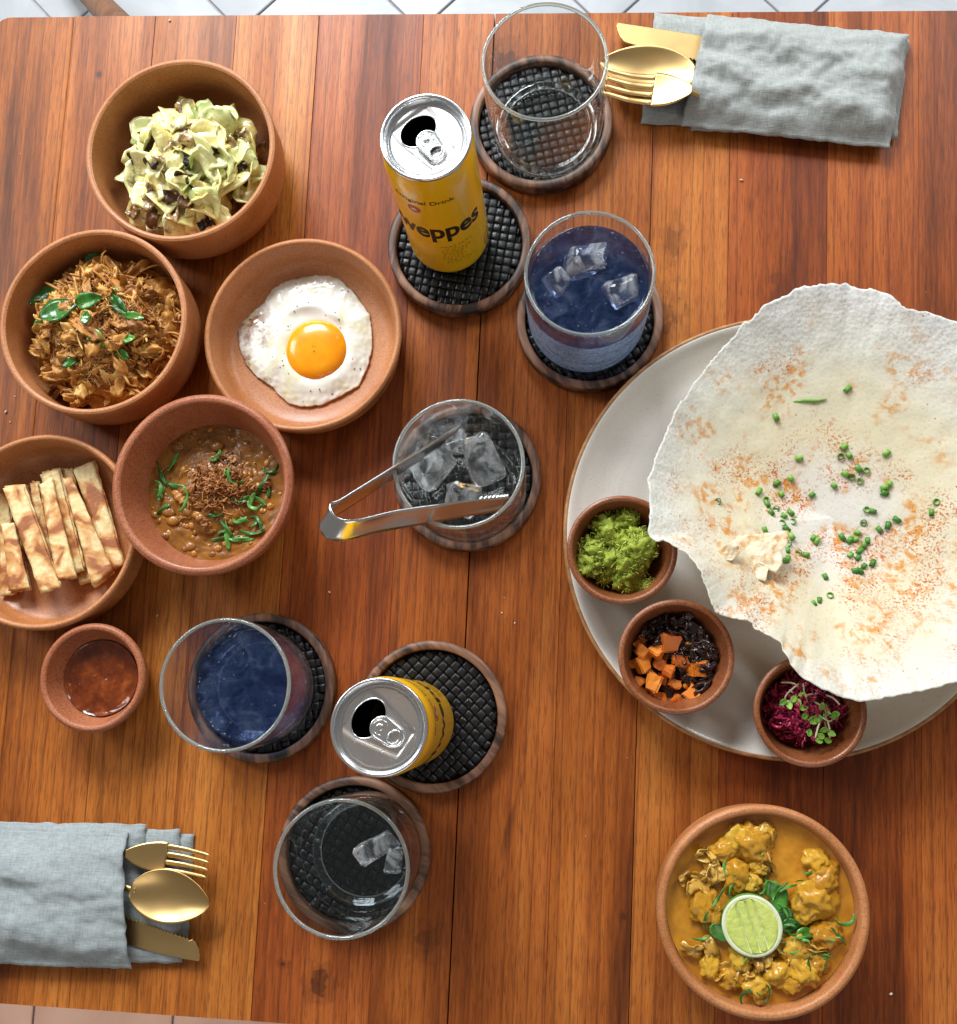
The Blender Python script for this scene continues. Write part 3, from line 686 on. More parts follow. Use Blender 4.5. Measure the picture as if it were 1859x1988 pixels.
def tfr(i):
    t = (path[min(i + 1, NP - 1)] - path[max(i - 1, 0)]).normalized(); n_ = t.cross(wdir).normalized(); return t, n_
def ttop(u, v):
    i = min(NP - 1, int(round(u * (NP - 1)))); t, n_ = tfr(i); return path[i] + wdir * (tong_w(i) * v) + n_ * 0.00045 - n_ * (0.0012 * (2 * v - 1) ** 2 * 0.5) - off
def tbot(u, v):
    i = min(NP - 1, int(round(u * (NP - 1)))); t, n_ = tfr(i); return path[i] + wdir * (tong_w(i) * v) - n_ * 0.00045 - n_ * (0.0012 * (2 * v - 1) ** 2 * 0.5) - off
link('arm_strip', mk(*slab_data(NP - 1, 6, ttop, tbot)), STEEL, tongs)
for side in (0, 1):
    for q in range(8):
        i = 1 + q if side == 0 else NP - 2 - q
        t, n_ = tfr(i); p0 = path[i] - off; e = t * (0.0010)
        V = [p0 - e + n_ * 0.0005, p0 + e + n_ * 0.0005, p0 + e - n_ * 0.0005, p0 - e - n_ * 0.0005, p0 - wdir * 0.0020]
        link('tooth', mk(V, [(0, 1, 4), (1, 2, 4), (2, 3, 4), (3, 0, 4), (3, 2, 1, 0)]), STEEL, tongs, smooth=False)

# ================================================================== bowls
def bowl_prof(R, H, th, base, bulge=0.97, kn=0.22, foot=0.0, wall_in=1.0):
    """outer foot -> rim -> inner floor"""
    o = [(base * R * 0.0, 0.0006), (base * R * 0.9, 0.0004), (base * R, 0.0015), ((base + (bulge - base) * 0.62) * R, kn * H * 0.5), (bulge * R, kn * H + 0.10 * H), (R * (bulge + 1) / 2, H * 0.65), (R, H - th * 0.6), (R - th * 0.25, H - th * 0.08), (R - th * 0.55, H), (R - th * 0.85, H - th * 0.15), (R - th, H - th * 0.6)]
    i = [((R * (bulge + 1) / 2 - th) * wall_in, H * 0.65), ((bulge * R - th) * wall_in, kn * H + 0.12 * H + th * 0.4), (((base + (bulge - base) * 0.6) * R - th * 0.7) * wall_in, kn * H * 0.45 + th), (base * R * 0.8 * wall_in, th + 0.001), (0.0, th)]
    return smooth_prof(o + i, 4)
def bowl(name, xy, z, R, H, th, base, m, label, **kw):
    me = lathe(bowl_prof(R, H, th, base, **kw), 128)
    for v in me.vertices:                      # thrown by hand: rim and wall wander a little
        a = math.atan2(v.co.y, v.co.x); k = 1 + 0.006 * nz(math.cos(a) * 1.3 + R * 900, math.sin(a) * 1.3, v.co.z * 30) ; h_ = v.co.z / H
        v.co.x *= k; v.co.y *= k; v.co.z += 0.0007 * h_ * nz(math.cos(a) * 1.1 + R * 500, math.sin(a) * 1.1, 3)
    return tag(link(name, me, m, None, (xy[0], xy[1], z)), label, 'bowl')
CAB = (-0.2803, 0.3722); CHI = (-0.3317, 0.2463); EGG = (-0.1890, 0.2459); DAL = (-0.2421, 0.1322); BRE = (-0.3629, 0.1007); SAU = (-0.3181, 0.0019); CUR = (0.1279, -0.1228)
bowl('food_bowl', CAB, 0.0003, 0.0679, 0.050, 0.0043, 0.66, CLAY, 'deep terracotta bowl holding charred pale green cabbage')
bowl('food_bowl', CHI, 0.0003, 0.0666, 0.050, 0.0043, 0.66, CLAY, 'deep terracotta bowl holding shredded spiced meat with green leaves')
bowl('food_bowl', EGG, 0.0003, 0.0700, 0.033, 0.0046, 0.62, CLAY, 'shallow terracotta bowl holding the fried egg', bulge=0.93, kn=0.2)
bowl('food_bowl', DAL, 0.0003, 0.0612, 0.060, 0.0068, 0.50, CLAY2, 'rust coloured bowl of brown lentil stew topped with chopped herbs', bulge=0.86, kn=0.30, wall_in=0.985)
bowl('food_bowl', BRE, 0.0003, 0.0686, 0.035, 0.0044, 0.68, CLAY, 'shallow terracotta bowl holding flatbread strips')
bowl('sauce_bowl', SAU, 0.0003, 0.0370, 0.033, 0.0055, 0.55, CLAY2, 'small terracotta bowl of red brown sauce', bulge=0.86, kn=0.3)
bowl('food_bowl', CUR, 0.0003, 0.0648, 0.050, 0.0062, 0.62, CLAY, 'terracotta bowl of yellow curry topped with half a lime', bulge=0.95)
# plate and the three little bowls on it
PLC = (0.1476, 0.1182); PLR = 0.1501; PZ = 0.0075
plate = empty('dinner_plate', (PLC[0], PLC[1], 0.0002)); tag(plate, 'large cream stoneware plate with brown edge under the white crepe', 'plate')
link('dish', lathe(smooth_prof([(0.0, 0.0015), (0.088, 0.0015), (0.092, 0.0003), (0.096, 0.0018), (0.118, 0.0040), (0.138, 0.0105), (PLR - 0.0006, 0.0186), (PLR - 0.0018, 0.0205), (PLR - 0.0045, 0.0196), (0.139, 0.0150), (0.128, 0.0095), (0.118, PZ), (0.10, PZ - 0.0005), (0.0, PZ - 0.0008)], 5), 160), PLATE, plate)
link('rim_edge', lathe([(PLR - 0.0008 + 0.0016 * math.cos(a * PI / 5) - 0.0002, 0.0196 + 0.0014 * math.sin(a * PI / 5)) for a in range(10)], 160, True), PRIM, plate)
GRN = (0.0354, 0.0989); CAR = (0.0715, 0.0314); BEE = (0.1551, 0.0008); SBZ = 0.0095; SBH = 0.052 - SBZ
def sb(xy, R, label): return bowl('condiment_bowl', xy, SBZ, R, SBH, 0.0040, 0.45, CLAY3, label, bulge=0.86, kn=0.32)
sb(GRN, 0.0355, 'small brown bowl of green relish on the large plate')
sb(CAR, 0.0365, 'small brown bowl of diced carrot and dark relish on the plate')
sb(BEE, 0.0348, 'small brown bowl of shredded beetroot partly under the crepe')

# ================================================================== food helpers
def heap(me_list, name, n, cx, cy, rad, z0, hh, label, cat, grp, mats, tilt=0.6, seed=1, zl=None, scl=(0.8, 1.2)):
    r = random.Random(seed)
    for k in range(n):
        q = math.sqrt((k + 0.5) / n) ; a = k * 2.39996 + r.uniform(-0.4, 0.4)
        x = q * rad * math.cos(a); y = q * rad * math.sin(a)
        z = z0 + hh * (1 - q * q) * r.uniform(0.75, 1.0)
        o = link(name, r.choice(me_list), None, None, (cx + x, cy + y, z), (r.uniform(-tilt, tilt), r.uniform(-tilt, tilt), r.uniform(0, 6.28)))
        s = r.uniform(*scl) * (1.12 - 0.30 * q); o.scale = (s, s, s); tag(o, label, cat, grp)
def with_mat(me, m): me.materials.clear(); me.materials.append(m); return me
def strands(n, sampler, L, Wd, curl, seed, segs=5, lift=0.4):
    """many thin curved shreds in one mesh"""
    r = random.Random(seed); mb = MB()
    for _ in range(n):
        p, up = sampler(r); a = r.uniform(0, 6.28); el = r.uniform(-lift, lift)
        d = Vector((math.cos(a) * math.cos(el), math.sin(a) * math.cos(el), math.sin(el)))
        ax = Vector((r.uniform(-1, 1), r.uniform(-1, 1), r.uniform(-1, 1))).normalized(); l = r.uniform(*L); w = r.uniform(*Wd); c = r.uniform(-curl, curl)
        pts = []; q = Vector(p)
        for s in range(segs + 1):
            pts.append(q.copy()); q = q + d * (l / segs); d = Matrix.Rotation(c / segs, 3, ax) @ d
        rr = [w * (0.45 + 0.55 * math.sin(PI * (s + 0.6) / (segs + 1.2))) for s in range(segs + 1)]
        mb.add(*tube_data(pts, rr, 4, False, 0.6))
    return mb.mesh()
def patches(n, sampler, L, Wd, th, crump, seed, tilt=0.5):
    r = random.Random(seed); mb = MB(); var = []
    for k in range(9):
        me = leaf_patch(seed * 31 + k, r.uniform(*L), r.uniform(*Wd), r.uniform(-0.35, 0.35), crump, th); var.append(([v.co.copy() for v in me.vertices], [tuple(p.vertices) for p in me.polygons])); bpy.data.meshes.remove(me)
    for _ in range(n):
        p, up = sampler(r); v, f = r.choice(var); s = r.uniform(0.6, 1.15)
        R_ = Matrix.Rotation(r.uniform(0, 6.28), 3, 'Z') @ Matrix.Rotation(r.uniform(-tilt, tilt), 3, 'X') @ Matrix.Rotation(r.uniform(-tilt, tilt), 3, 'Y')
        mb.add([R_ @ (q * s) + Vector(p) for q in v], f)
    return mb.mesh()
def mound(R, H, n_r, n_a, zf, lip=0.0, rag=0.0, seed=0):
    v = [(0, 0, zf(0, 0))]; f = []
    for i in range(1, n_r + 1):
        for k in range(n_a):
            a = 2 * PI * k / n_a; rr = R * i / n_r * (1 + rag * fr(math.cos(a) * 1.6 + seed, math.sin(a) * 1.6, 0.3, 4)); x, y = rr * math.cos(a), rr * math.sin(a); v.append((x, y, zf(x, y)))
    for k in range(n_a): f.append((0, 1 + k, 1 + (k + 1) % n_a))
    for i in range(n_r - 1):
        for k in range(n_a):
            a = 1 + i * n_a + k; b = 1 + i * n_a + (k + 1) % n_a; f.append((a, a + n_a, b + n_a, b))
    return mk(v, f)

# ------------------------------------------------------------------ cabbage
def m_cab(name, stops, char):
    g = G(name); n1 = g.noise(g.co((1, 1, 1), rand=1), 38, 4, 0.6, 0.4); n2 = g.noise(g.co((1, 1, 1), rand=1), 75, 5, 0.65, 0.6); n3 = g.noise(g.co((500, 60, 60), rand=1), 1, 3)
    f = g.math('ADD', g.math('MULTIPLY', n1, 0.62), g.math('MULTIPLY', g.objrand(), 0.38))
    c = g.ramp(f, stops); c = g.mix(g.ramp(n3, [(0.5, 0.0), (0.7, 0.25)]), c, (0.85, 0.84, 0.68))
    c = g.mix(g.ramp(n2, [(char, 0.0), (char + 0.08, 0.7), (char + 0.18, 0.95)]), c, (0.12, 0.045, 0.016))
    g.set(Base_Color=c, Roughness=0.26, Subsurface_Weight=0.0, Coat_Weight=0.5, Coat_Roughness=0.12)
    g.bump(g.math('ADD', n1, n3), 0.4, 0.0012); return g.m
CABM = m_cab('cabbage', [(0.2, (0.64, 0.50, 0.14)), (0.42, (0.78, 0.69, 0.26)), (0.56, (0.80, 0.76, 0.36)), (0.8, (0.50, 0.66, 0.20))], 0.575)
CABB = m_cab('cabbage_browned', [(0.2, (0.30, 0.16, 0.05)), (0.5, (0.46, 0.30, 0.11)), (0.8, (0.55, 0.42, 0.18))], 0.47)
CABK = m_food('cabbage_charred', [(0.3, (0.010, 0.006, 0.004)), (0.55, (0.05, 0.02, 0.009)), (0.75, (0.16, 0.07, 0.025))], 0.34, 'object', 0, 90, 0.6)
def leaf_patch(seed, L, Wd, bend, crump, th=0.0009, rnd_=0.36):
    r = random.Random(seed); s1, s2 = r.uniform(0, 50), r.uniform(0, 50); tw = r.uniform(-0.7, 0.7); b2 = r.uniform(-0.5, 0.5) * bend
    def base(u, v, dz):
        a_, b_ = 2 * u - 1, 2 * v - 1; u = 0.5 + 0.5 * a_ * math.sqrt(1 - rnd_ * b_ * b_); v = 0.5 + 0.5 * b_ * math.sqrt(1 - rnd_ * a_ * a_)
        x = (u - 0.5) * L * (1 + 0.25 * nz(v * 1.7 + s1, s2, 0)); w = Wd * (1 + 0.30 * nz(u * 1.9 + s2, s1, 4)); y = (v - 0.5) * w
        y += 0.18 * Wd * nz(u * 2.2 + s1, 7, 1)
        z = bend * L * (4 * (u - 0.5) ** 2 - 0.4) + b2 * Wd * 4 * (v - 0.5) ** 2 + crump * L * fr(u * 1.8 + s1, v * 1.8 + s2, 0.5, 3) + tw * (u - 0.5) * (v - 0.5) * L + dz
        return (x, y, z)
    return mk(*slab_data(11, 8, lambda u, v: base(u, v, th / 2), lambda u, v: base(u, v, -th / 2)))
cabs = [with_mat(leaf_patch(k, rnd.uniform(0.022, 0.034), rnd.uniform(0.016, 0.025), rnd.uniform(-0.3, 0.3), 0.11, 0.0010, 0.22), CABM) for k in range(14)]
cabw = [with_mat(leaf_patch(40 + k, rnd.uniform(0.030, 0.038), rnd.uniform(0.010, 0.014), rnd.uniform(0.02, 0.12), 0.08, 0.0016), CABM) for k in range(4)]
cabb = [with_mat(leaf_patch(60 + k, rnd.uniform(0.012, 0.022), rnd.uniform(0.008, 0.014), rnd.uniform(-0.3, 0.3), 0.22, 0.0009, 0.12), CABB) for k in range(6)]
cabk = [with_mat(leaf_patch(80 + k, rnd.uniform(0.010, 0.018), rnd.uniform(0.006, 0.010), rnd.uniform(-0.3, 0.3), 0.25, 0.0009, 0.12), CABK) for k in range(5)]
cc = (CAB[0] + 0.001, CAB[1] - 0.005)
heap(cabk + cabb, 'cabbage_piece', 40, cc[0], cc[1], 0.050, 0.0180, 0.012, 'browned cabbage piece in the deep cabbage bowl', 'cabbage', 'browned cabbage pieces', None, 0.5, 3)
heap(cabs, 'cabbage_piece', 42, cc[0], cc[1], 0.0485, 0.0260, 0.020, 'pale green cabbage piece in the deep cabbage bowl', 'cabbage', 'pale cabbage pieces', None, 0.55, 5, None, (0.9, 1.35))
heap(cabk + cabb, 'cabbage_piece', 30, cc[0] - 0.003, cc[1] - 0.003, 0.0485, 0.0305, 0.0205, 'browned cabbage piece in the deep cabbage bowl', 'cabbage', 'browned cabbage pieces', None, 0.7, 9)
heap(cabw, 'cabbage_piece', 7, cc[0] + 0.012, cc[1] - 0.004, 0.028, 0.0385, 0.010, 'pale green cabbage piece in the deep cabbage bowl', 'cabbage', 'pale cabbage pieces', None, 0.35, 12, None, (0.85, 1.05))
heap(cabs, 'cabbage_piece', 12, cc[0] + 0.002, cc[1] + 0.002, 0.042, 0.0345, 0.016, 'pale green cabbage piece in the deep cabbage bowl', 'cabbage', 'pale cabbage pieces', None, 0.8, 15)

# ------------------------------------------------------------------ shredded meat
MEATM = m_food('shredded_meat', [(0.25, (0.14, 0.045, 0.010)), (0.42, (0.34, 0.14, 0.026)), (0.6, (0.54, 0.26, 0.05)), (0.8, (0.66, 0.36, 0.08))], 0.42, None, 0.0, 95, 0.9)
MEATS = m_food('meat_shreds', [(0.15, (0.20, 0.07, 0.016)), (0.45, (0.46, 0.20, 0.042)), (0.68, (0.62, 0.33, 0.075)), (0.92, (0.74, 0.50, 0.19))], 0.42, 'island', 0.0, 300, 0.3)
FLOSS = m_food('floss', [(0.2, (0.34, 0.12, 0.03)), (0.55, (0.56, 0.28, 0.10)), (0.75, (0.70, 0.45, 0.2)), (0.95, (0.84, 0.70, 0.48))], 0.5, 'island', 0.0, 300, 0.2)
def meat_z(x, y):
    r = math.hypot(x, y) / 0.056
    h = 0.030 * max(-0.2, 1 - r ** 2.4) + 0.0065
    return h + 0.0085 * fr(x * 42 + 3, y * 42 + 8, 0.4, 5) * (1.1 - 0.5 * r) + 0.005 * abs(nz(x * 120, y * 120, 2))
meat = empty('shredded_meat_dish', (CHI[0], CHI[1], 0.0115)); tag(meat, 'spiced shredded meat heaped in the deep bowl with green leaves', 'meat')
link('heap', mound(0.056, 0.03, 60, 160, meat_z, 0, 0.10, 4), MEATM, meat)
def s_meat(rad, zo):
    def f(r):
        a = r.uniform(0, 6.28); q = rad * math.sqrt(r.random()); x, y = q * math.cos(a), q * math.sin(a); return (x, y, meat_z(x, y) + r.uniform(*zo)), None
    return f
o = link('shreds', patches(230, s_meat(0.052, (-0.001, 0.0025)), (0.014, 0.027), (0.0045, 0.0090), 0.0016, 0.26, 3, 0.4), MEATS, meat); o['kind'] = 'stuff'
o = link('strands', strands(90, s_meat(0.050, (0, 0.002)), (0.010, 0.022), (0.0005, 0.0012), 3.0, 33, 7, 0.15), MEATS, meat); o['kind'] = 'stuff'
o = link('floss', strands(1500, s_meat(0.041, (0.0, 0.003)), (0.0025, 0.0065), (0.00025, 0.00050), 4.0, 4, 5, 0.3), FLOSS, meat); o['kind'] = 'stuff'
LEAFM = m_food('green_leaf', [(0.3, (0.014, 0.075, 0.010)), (0.5, (0.045, 0.18, 0.020)), (0.72, (0.11, 0.32, 0.05))], 0.26, 'object', 0.0, 80, 0.4, 1.0, 0.3)
def leaf_mesh(L, Wd, seed, curl=0.5, fold=0.25):
    s = seed * 3.7
    def b(u, v, dz):
        w = Wd * math.sin(PI * min(0.995, max(0.02, u)) ** 0.8) ** 0.75; y = (v - 0.5) * w
        return ((u - 0.5) * L, y, fold * abs(y) + curl * L * (u - 0.5) ** 2 + 0.07 * L * fr(u * 2 + s, v * 2, 0, 3) + dz)
    return mk(*slab_data(14, 6, lambda u, v: b(u, v, 0.0002), lambda u, v: b(u, v, -0.0002)))
zc = zoomed(0, 650, 2.86); kpx = 0.62741 / 2.86 / 2480
for k, (x, y, L, Wd, ang) in enumerate([(410, 745, 300, 120, 38), (560, 900, 330, 200, 28), (815, 830, 240, 130, 12), (810, 420, 170, 130, 60), (1060, 850, 210, 110, -42), (1190, 945, 170, 70, -8), (840, 1130, 170, 120, -50), (1090, 1285, 140, 80, -25), (620, 1350, 130, 85, 20), (1130, 1130, 110, 70, 15), (805, 990, 110, 70, 80), (400, 1020, 150, 90, 20), (1035, 715, 70, 45, 70)]):
    p = zc(x, y, 0.038); dz = meat_z(p.x - CHI[0], p.y - CHI[1])
    p = zc(x, y, 0.0115 + dz + 0.004)
    tag(link('herb_leaf', leaf_mesh(L * kpx, Wd * kpx, k, rnd.uniform(-0.5, 0.5), rnd.uniform(0, 0.4)), LEAFM, None, (p.x, p.y, 0.0115 + meat_z(p.x - CHI[0], p.y - CHI[1]) + 0.0070), (rnd.uniform(-0.3, 0.3), rnd.uniform(-0.2, 0.2), math.radians(ang))), 'glossy dark green leaf lying on the shredded meat', 'leaf', 'leaves on the shredded meat')
o = tag(link('burnt_leaf', leaf_patch(91, 0.013, 0.011, 0.2, 0.3), CABK, None, (*zc(770, 1670, 0.013)[:2], 0.0135), (0.2, 0.1, 0.3)), 'black charred leaf lying at the edge below the shredded meat', 'leaf')

# ------------------------------------------------------------------ fried egg
ze = zoomed(620, 720, 2.9047); EZ = 0.0068
eo = [(1040, 375), (1160, 385), (1250, 410), (1370, 520), (1440, 620), (1520, 730), (1540, 850), (1548, 940), (1545, 1040), (1500, 1220), (1430, 1370), (1330, 1430), (1200, 1500), (1080, 1550), (930, 1565), (800, 1540), (700, 1450), (640, 1380), (500, 1290), (400, 1170), (350, 1040), (340, 940), (320, 850), (440, 740), (570, 620), (640, 510), (760, 430), (900, 395)]
ec = ze(980, 990, EZ); eout = [Vector((q.x - ec.x, q.y - ec.y)) for q in [ze(x, y, EZ + 0.002) for x, y in eo]]
NE = 220; eout = chain_outline(eout, NE)
yk = ze(1028, 1030, EZ + 0.010); YC = Vector((yk.x - ec.x, yk.y - ec.y)); YR = 0.0226
egg = empty('fried_egg', (ec.x, ec.y, EZ)); tag(egg, 'sunny side up fried egg with runny orange yolk', 'egg')
ev = [(0, 0, 0.0045)]; ef = []; NRE = 54
def egg_z(x, y, t):
    dy = math.hypot(x - YC.x, y - YC.y)
    z = 0.0012 + 0.0042 * (1 - t ** 5) + 0.0014 * math.exp(-((dy - 0.026) / 0.006) ** 2)
    # puffed fold above the yolk
    q = math.hypot(x - YC.x + 0.004, (y - YC.y) - 0.0); a = math.atan2(y - YC.y, x - YC.x + 0.004)
    z += 0.0046 * math.exp(-((q - 0.032) / 0.0046) ** 2) * math.exp(-((a - 1.75) / 0.55) ** 2)
    z += 0.0022 * math.exp(-((q - 0.030) / 0.003) ** 2) * math.exp(-((a - 0.95) / 0.22) ** 2)
    z += 0.0006 * fr(x * 60, y * 60, 0.2, 2) + 0.0007 * (t ** 4) * abs(nz(x * 230, y * 230, 5)) * 2
    if dy < YR: z -= 0.002 * (1 - (dy / YR) ** 2)
    return max(0.0006, z)
for i in range(1, NRE + 1):
    t = i / NRE
    for k in range(NE):
        jag = 1 + 0.012 * fr(k * 0.35, t, 3, 3) * t
        p = eout[k] * (t * jag); ev.append((p.x, p.y, egg_z(p.x, p.y, t)))
for k in range(NE):                                   # underside edge
    p = eout[k] * 0.985; ev.append((p.x, p.y, 0.0002))
for k in range(NE): ef.append((0, 1 + (k + 1) % NE, 1 + k))
for i in range(NRE):
    for k in range(NE):
        a = 1 + i * NE + k; b = 1 + i * NE + (k + 1) % NE; ef.append((a, b, b + NE, a + NE))
g = G('egg_white'); co = g.co((1, 1, 1)); n1 = g.noise(co, 60, 4); n2 = g.vor(co, 210); n3 = g.noise(co, 42, 5, 0.65)
sep = g.n('ShaderNodeSeparateXYZ'); g.lk(co, sep.inputs[0])
c = g.ramp(n1, [(0.38, (0.70, 0.66, 0.48)), (0.56, (0.80, 0.79, 0.72))])
edge = g.math('MULTIPLY', g.ramp(g.math('MULTIPLY_ADD', sep.outputs[0], -24.0, g.math('MULTIPLY', sep.outputs[1], -6.0)), [(0.42, 0.0), (0.85, 1.0)]), g.ramp(n3, [(0.44, 0.0), (0.58, 1.0)]))
c = g.mix(g.math('MULTIPLY', edge, 0.95), c, (0.22, 0.085, 0.035))
g.set(Base_Color=c, Roughness=0.24, Subsurface_Weight=0.25, Coat_Weight=0.4, Coat_Roughness=0.1); g.b.inputs['Subsurface Radius'].default_value = (0.004, 0.004, 0.003)
g.bump(g.math('ADD', g.math('MULTIPLY', n2, 0.35), n1), 0.16, 0.0010); EGGW = g.m
link('white', mk(ev, ef), EGGW, egg)
YOLKM = m_food('egg_yolk', [(0.3, (0.86, 0.27, 0.003)), (0.7, (0.93, 0.36, 0.006))], 0.24, None, 0.25, 90, 0.06, 0, 0.35)
link('yolk', lathe(smooth_prof([(0.0, 0.0104), (YR * 0.40, 0.0102), (YR * 0.72, 0.0090), (YR * 0.92, 0.0066), (YR, 0.0036), (YR * 0.98, 0.0015)], 6), 96), YOLKM, egg, (YC.x, YC.y, 0.0004))
PEPPER = plain('black_pepper', (0.02, 0.014, 0.01), 0.7)
mb = MB(); r_ = random.Random(12)
for q in range(60):
    k = r_.randrange(NE); t = r_.uniform(0.1, 0.97); p = eout[k] * t; dy = (p - YC).length; s = r_.uniform(0.0002, 0.00055)
    z = egg_z(p.x, p.y, t) if dy > YR else 0.0004 + 0.0104 * math.sqrt(max(0.05, 1 - (dy / YR) ** 2 * 0.9))
    v, f = box_data(-s, s, -s * 0.8, s * 0.8, -s * 0.6, s * 0.6); a = r_.uniform(0, 3)
    mb.add([(x * math.cos(a) - y * math.sin(a) + p.x, x * math.sin(a) + y * math.cos(a) + p.y, zz + z) for x, y, zz in v], f)
o = link('pepper', mb.mesh(), PEPPER, egg, smooth=False); o['kind'] = 'stuff'

# ------------------------------------------------------------------ lentil stew
def liquid_top(R, z, amp, fq, seed):
    return mound(R, 0, 50, 140, lambda x, y: z + amp * fr(x * fq + seed, y * fq, 0.1, 4))
DALM = m_food('lentil_stew', [(0.3, (0.12, 0.042, 0.007)), (0.5, (0.23, 0.09, 0.014)), (0.7, (0.33, 0.13, 0.018))], 0.30, None, 0.0, 75, 0.45, 0, 0.1)
dz_ = 0.0335
dal = empty('lentil_stew', (DAL[0], DAL[1], dz_)); tag(dal, 'brown lentil stew in the rust coloured bowl with crisp shreds on top', 'stew')
def dal_z(x, y):
    q = math.hypot(x - 0.001, y + 0.002) / 0.03
    return 0.0012 * fr(x * 70 + 5, y * 70, 0, 4) + 0.0065 * max(0, 1 - q * q)
link('broth', mound(0.0500, 0, 60, 140, dal_z), DALM, dal)
LENT = m_food('lentil', [(0.2, (0.18, 0.065, 0.010)), (0.6, (0.36, 0.145, 0.024)), (0.9, (0.60, 0.27, 0.045))], 0.26, 'island', 0.0, 300, 0.2, 0, 0.3)
mb = MB(); r_ = random.Random(8); lm_ = lump(2, (1, 0.8, 0.55), 0.25, 1.2, 3); LVv = [v.co.copy() for v in lm_.vertices]; LFf = [tuple(p.vertices) for p in lm_.polygons]
for q in range(210):
    a = r_.uniform(0, 6.28); q_ = 0.046 * math.sqrt(r_.random()); x, y = q_ * math.cos(a), q_ * math.sin(a); s = r_.uniform(0.0014, 0.0036); a2 = r_.uniform(0, 6.28)
    if nz(x * 60, y * 60, 3) < -0.12: continue
    mb.add([(v.x * s * math.cos(a2) - v.y * s * math.sin(a2) + x, v.x * s * math.sin(a2) + v.y * s * math.cos(a2) + y, v.z * s + dal_z(x, y) - s * 0.26) for v in LVv], LFf)
for (x, y) in [(1030, 1000), (1005, 975), (1060, 1020), (980, 1130), (1080, 1080), (1150, 1120), (1130, 1100), (960, 1080), (1240, 1290), (1080, 1280), (1130, 1330), (1000, 700), (950, 740), (1240, 700)]:
    p = zoomed(0, 1000, 1.859)(x, y, dz_ + 0.004); x_, y_ = p.x - DAL[0], p.y - DAL[1]; s_ = r_.uniform(0.0035, 0.0055)
    if math.hypot(x_, y_) < 0.044: mb.add([(v.x * s_ * (1 + 0.4 * nz(v.x * 2 + x, v.y * 2, v.z * 2)) + x_, v.y * s_ + y_, v.z * s_ * 0.8 + dal_z(x_, y_)) for v in LVv], LFf)
o = link('lentils', mb.mesh(), LENT, dal); o['kind'] = 'stuff'
def s_dal(r):
    a = r.uniform(0, 6.28); q = abs(r.gauss(0, 0.4)); x, y = 0.004 + 0.033 * q * math.cos(a), 0.004 + 0.027 * q * math.sin(a); x, y = (x, y) if math.hypot(x, y) < 0.040 else (x * 0.4, y * 0.4); return (x, y, dal_z(x, y) + r.uniform(0, 0.003)), None
DFLOSS = m_food('crisp_shreds', [(0.2, (0.16, 0.05, 0.015)), (0.55, (0.34, 0.13, 0.035)), (0.8, (0.52, 0.24, 0.07)), (0.96, (0.66, 0.48, 0.25))], 0.4, 'island', 0, 300, 0.2)
o = link('fried_onion', patches(90, s_dal, (0.006, 0.012), (0.0025, 0.0055), 0.0008, 0.34, 23, 0.7), DFLOSS, dal); o['kind'] = 'stuff'
o = link('crisp_shreds', strands(500, s_dal, (0.003, 0.009), (0.00025, 0.0007), 2.2, 6, 4), DFLOSS, dal); o['kind'] = 'stuff'
HERB = m_food('chopped_herb', [(0.3, (0.022, 0.085, 0.014)), (0.55, (0.065, 0.22, 0.035)), (0.8, (0.17, 0.40, 0.09))], 0.3, 'object', 0.0, 150, 0.3)
def ribbon(L, Wd, curl, seed, segs=12):
    r = random.Random(seed); d = Vector((1, 0, 0)); ax = Vector((r.uniform(-0.5, 0.5), r.uniform(-0.6, 0.6), 1)).normalized(); p = Vector((-L * 0.3, 0, 0)); pts = []
    for s in range(segs + 1):
        pts.append(p.copy()); p = p + d * (L / segs); d = Matrix.Rotation(curl / segs * (1 + 0.6 * math.sin(s)), 3, ax) @ d
    nrm = [Vector((0, 0, 1)) for _ in pts]
    def sd(i):
        t = (pts[min(i + 1, segs)] - pts[max(i - 1, 0)]).normalized(); tilt = 0.7 * math.sin(i * 0.5 + seed)
        return (Matrix.Rotation(tilt, 3, t) @ t.cross(Vector((0, 0, 1)))).normalized()
    def b(u, v, e):
        i = int(round(u * segs)); w = Wd * (0.35 + 0.65 * math.sin(PI * (i + 0.7) / (segs + 1.4))); s_ = sd(i); q = pts[i] + s_ * ((v - 0.5) * w); q.z += e; return q
    return mk(*slab_data(segs, 3, lambda u, v: b(u, v, 0.00018), lambda u, v: b(u, v, -0.00018)))
ribs = [with_mat(ribbon(rnd.uniform(0.012, 0.022), rnd.uniform(0.0026, 0.0044), rnd.uniform(-3.2, 3.2), k), HERB) for k in range(10)]
zd = zoomed(0, 1000, 1.859)
for k, (x, y) in enumerate([(890, 880), (860, 905), (905, 955), (980, 820), (1230, 800), (1000, 940), (1480, 975), (1505, 1010), (1545, 960), (1430, 1060), (1380, 1030), (1470, 1105), (1505, 1155), (1290, 1160), (1330, 1200), (1360, 1265), (1270, 1245), (1440, 1255), (1240, 1115), (1555, 850), (780, 985), (1345, 930), (1300, 900), (1400, 1130), (1350, 1150), (1440, 1020), (1310, 1250), (1080, 1060), (940, 1060)]):
    p = zd(x, y, dz_ + 0.003); vv_ = Vector((p.x - DAL[0], p.y - DAL[1])); vv_ *= min(1.0, 0.038 / vv_.length); p = Vector((DAL[0] + vv_.x, DAL[1] + vv_.y, p.z)); z = dz_ + dal_z(p.x - DAL[0], p.y - DAL[1]) + 0.0018
    tag(link('herb_shred', ribs[k % 10], None, None, (p.x, p.y, z), (rnd.uniform(-0.3, 0.3), rnd.uniform(-0.3, 0.3), rnd.uniform(0, 6.28))), 'curled shred of green herb lying on the lentil stew', 'herb', 'herb shreds on the lentil stew')
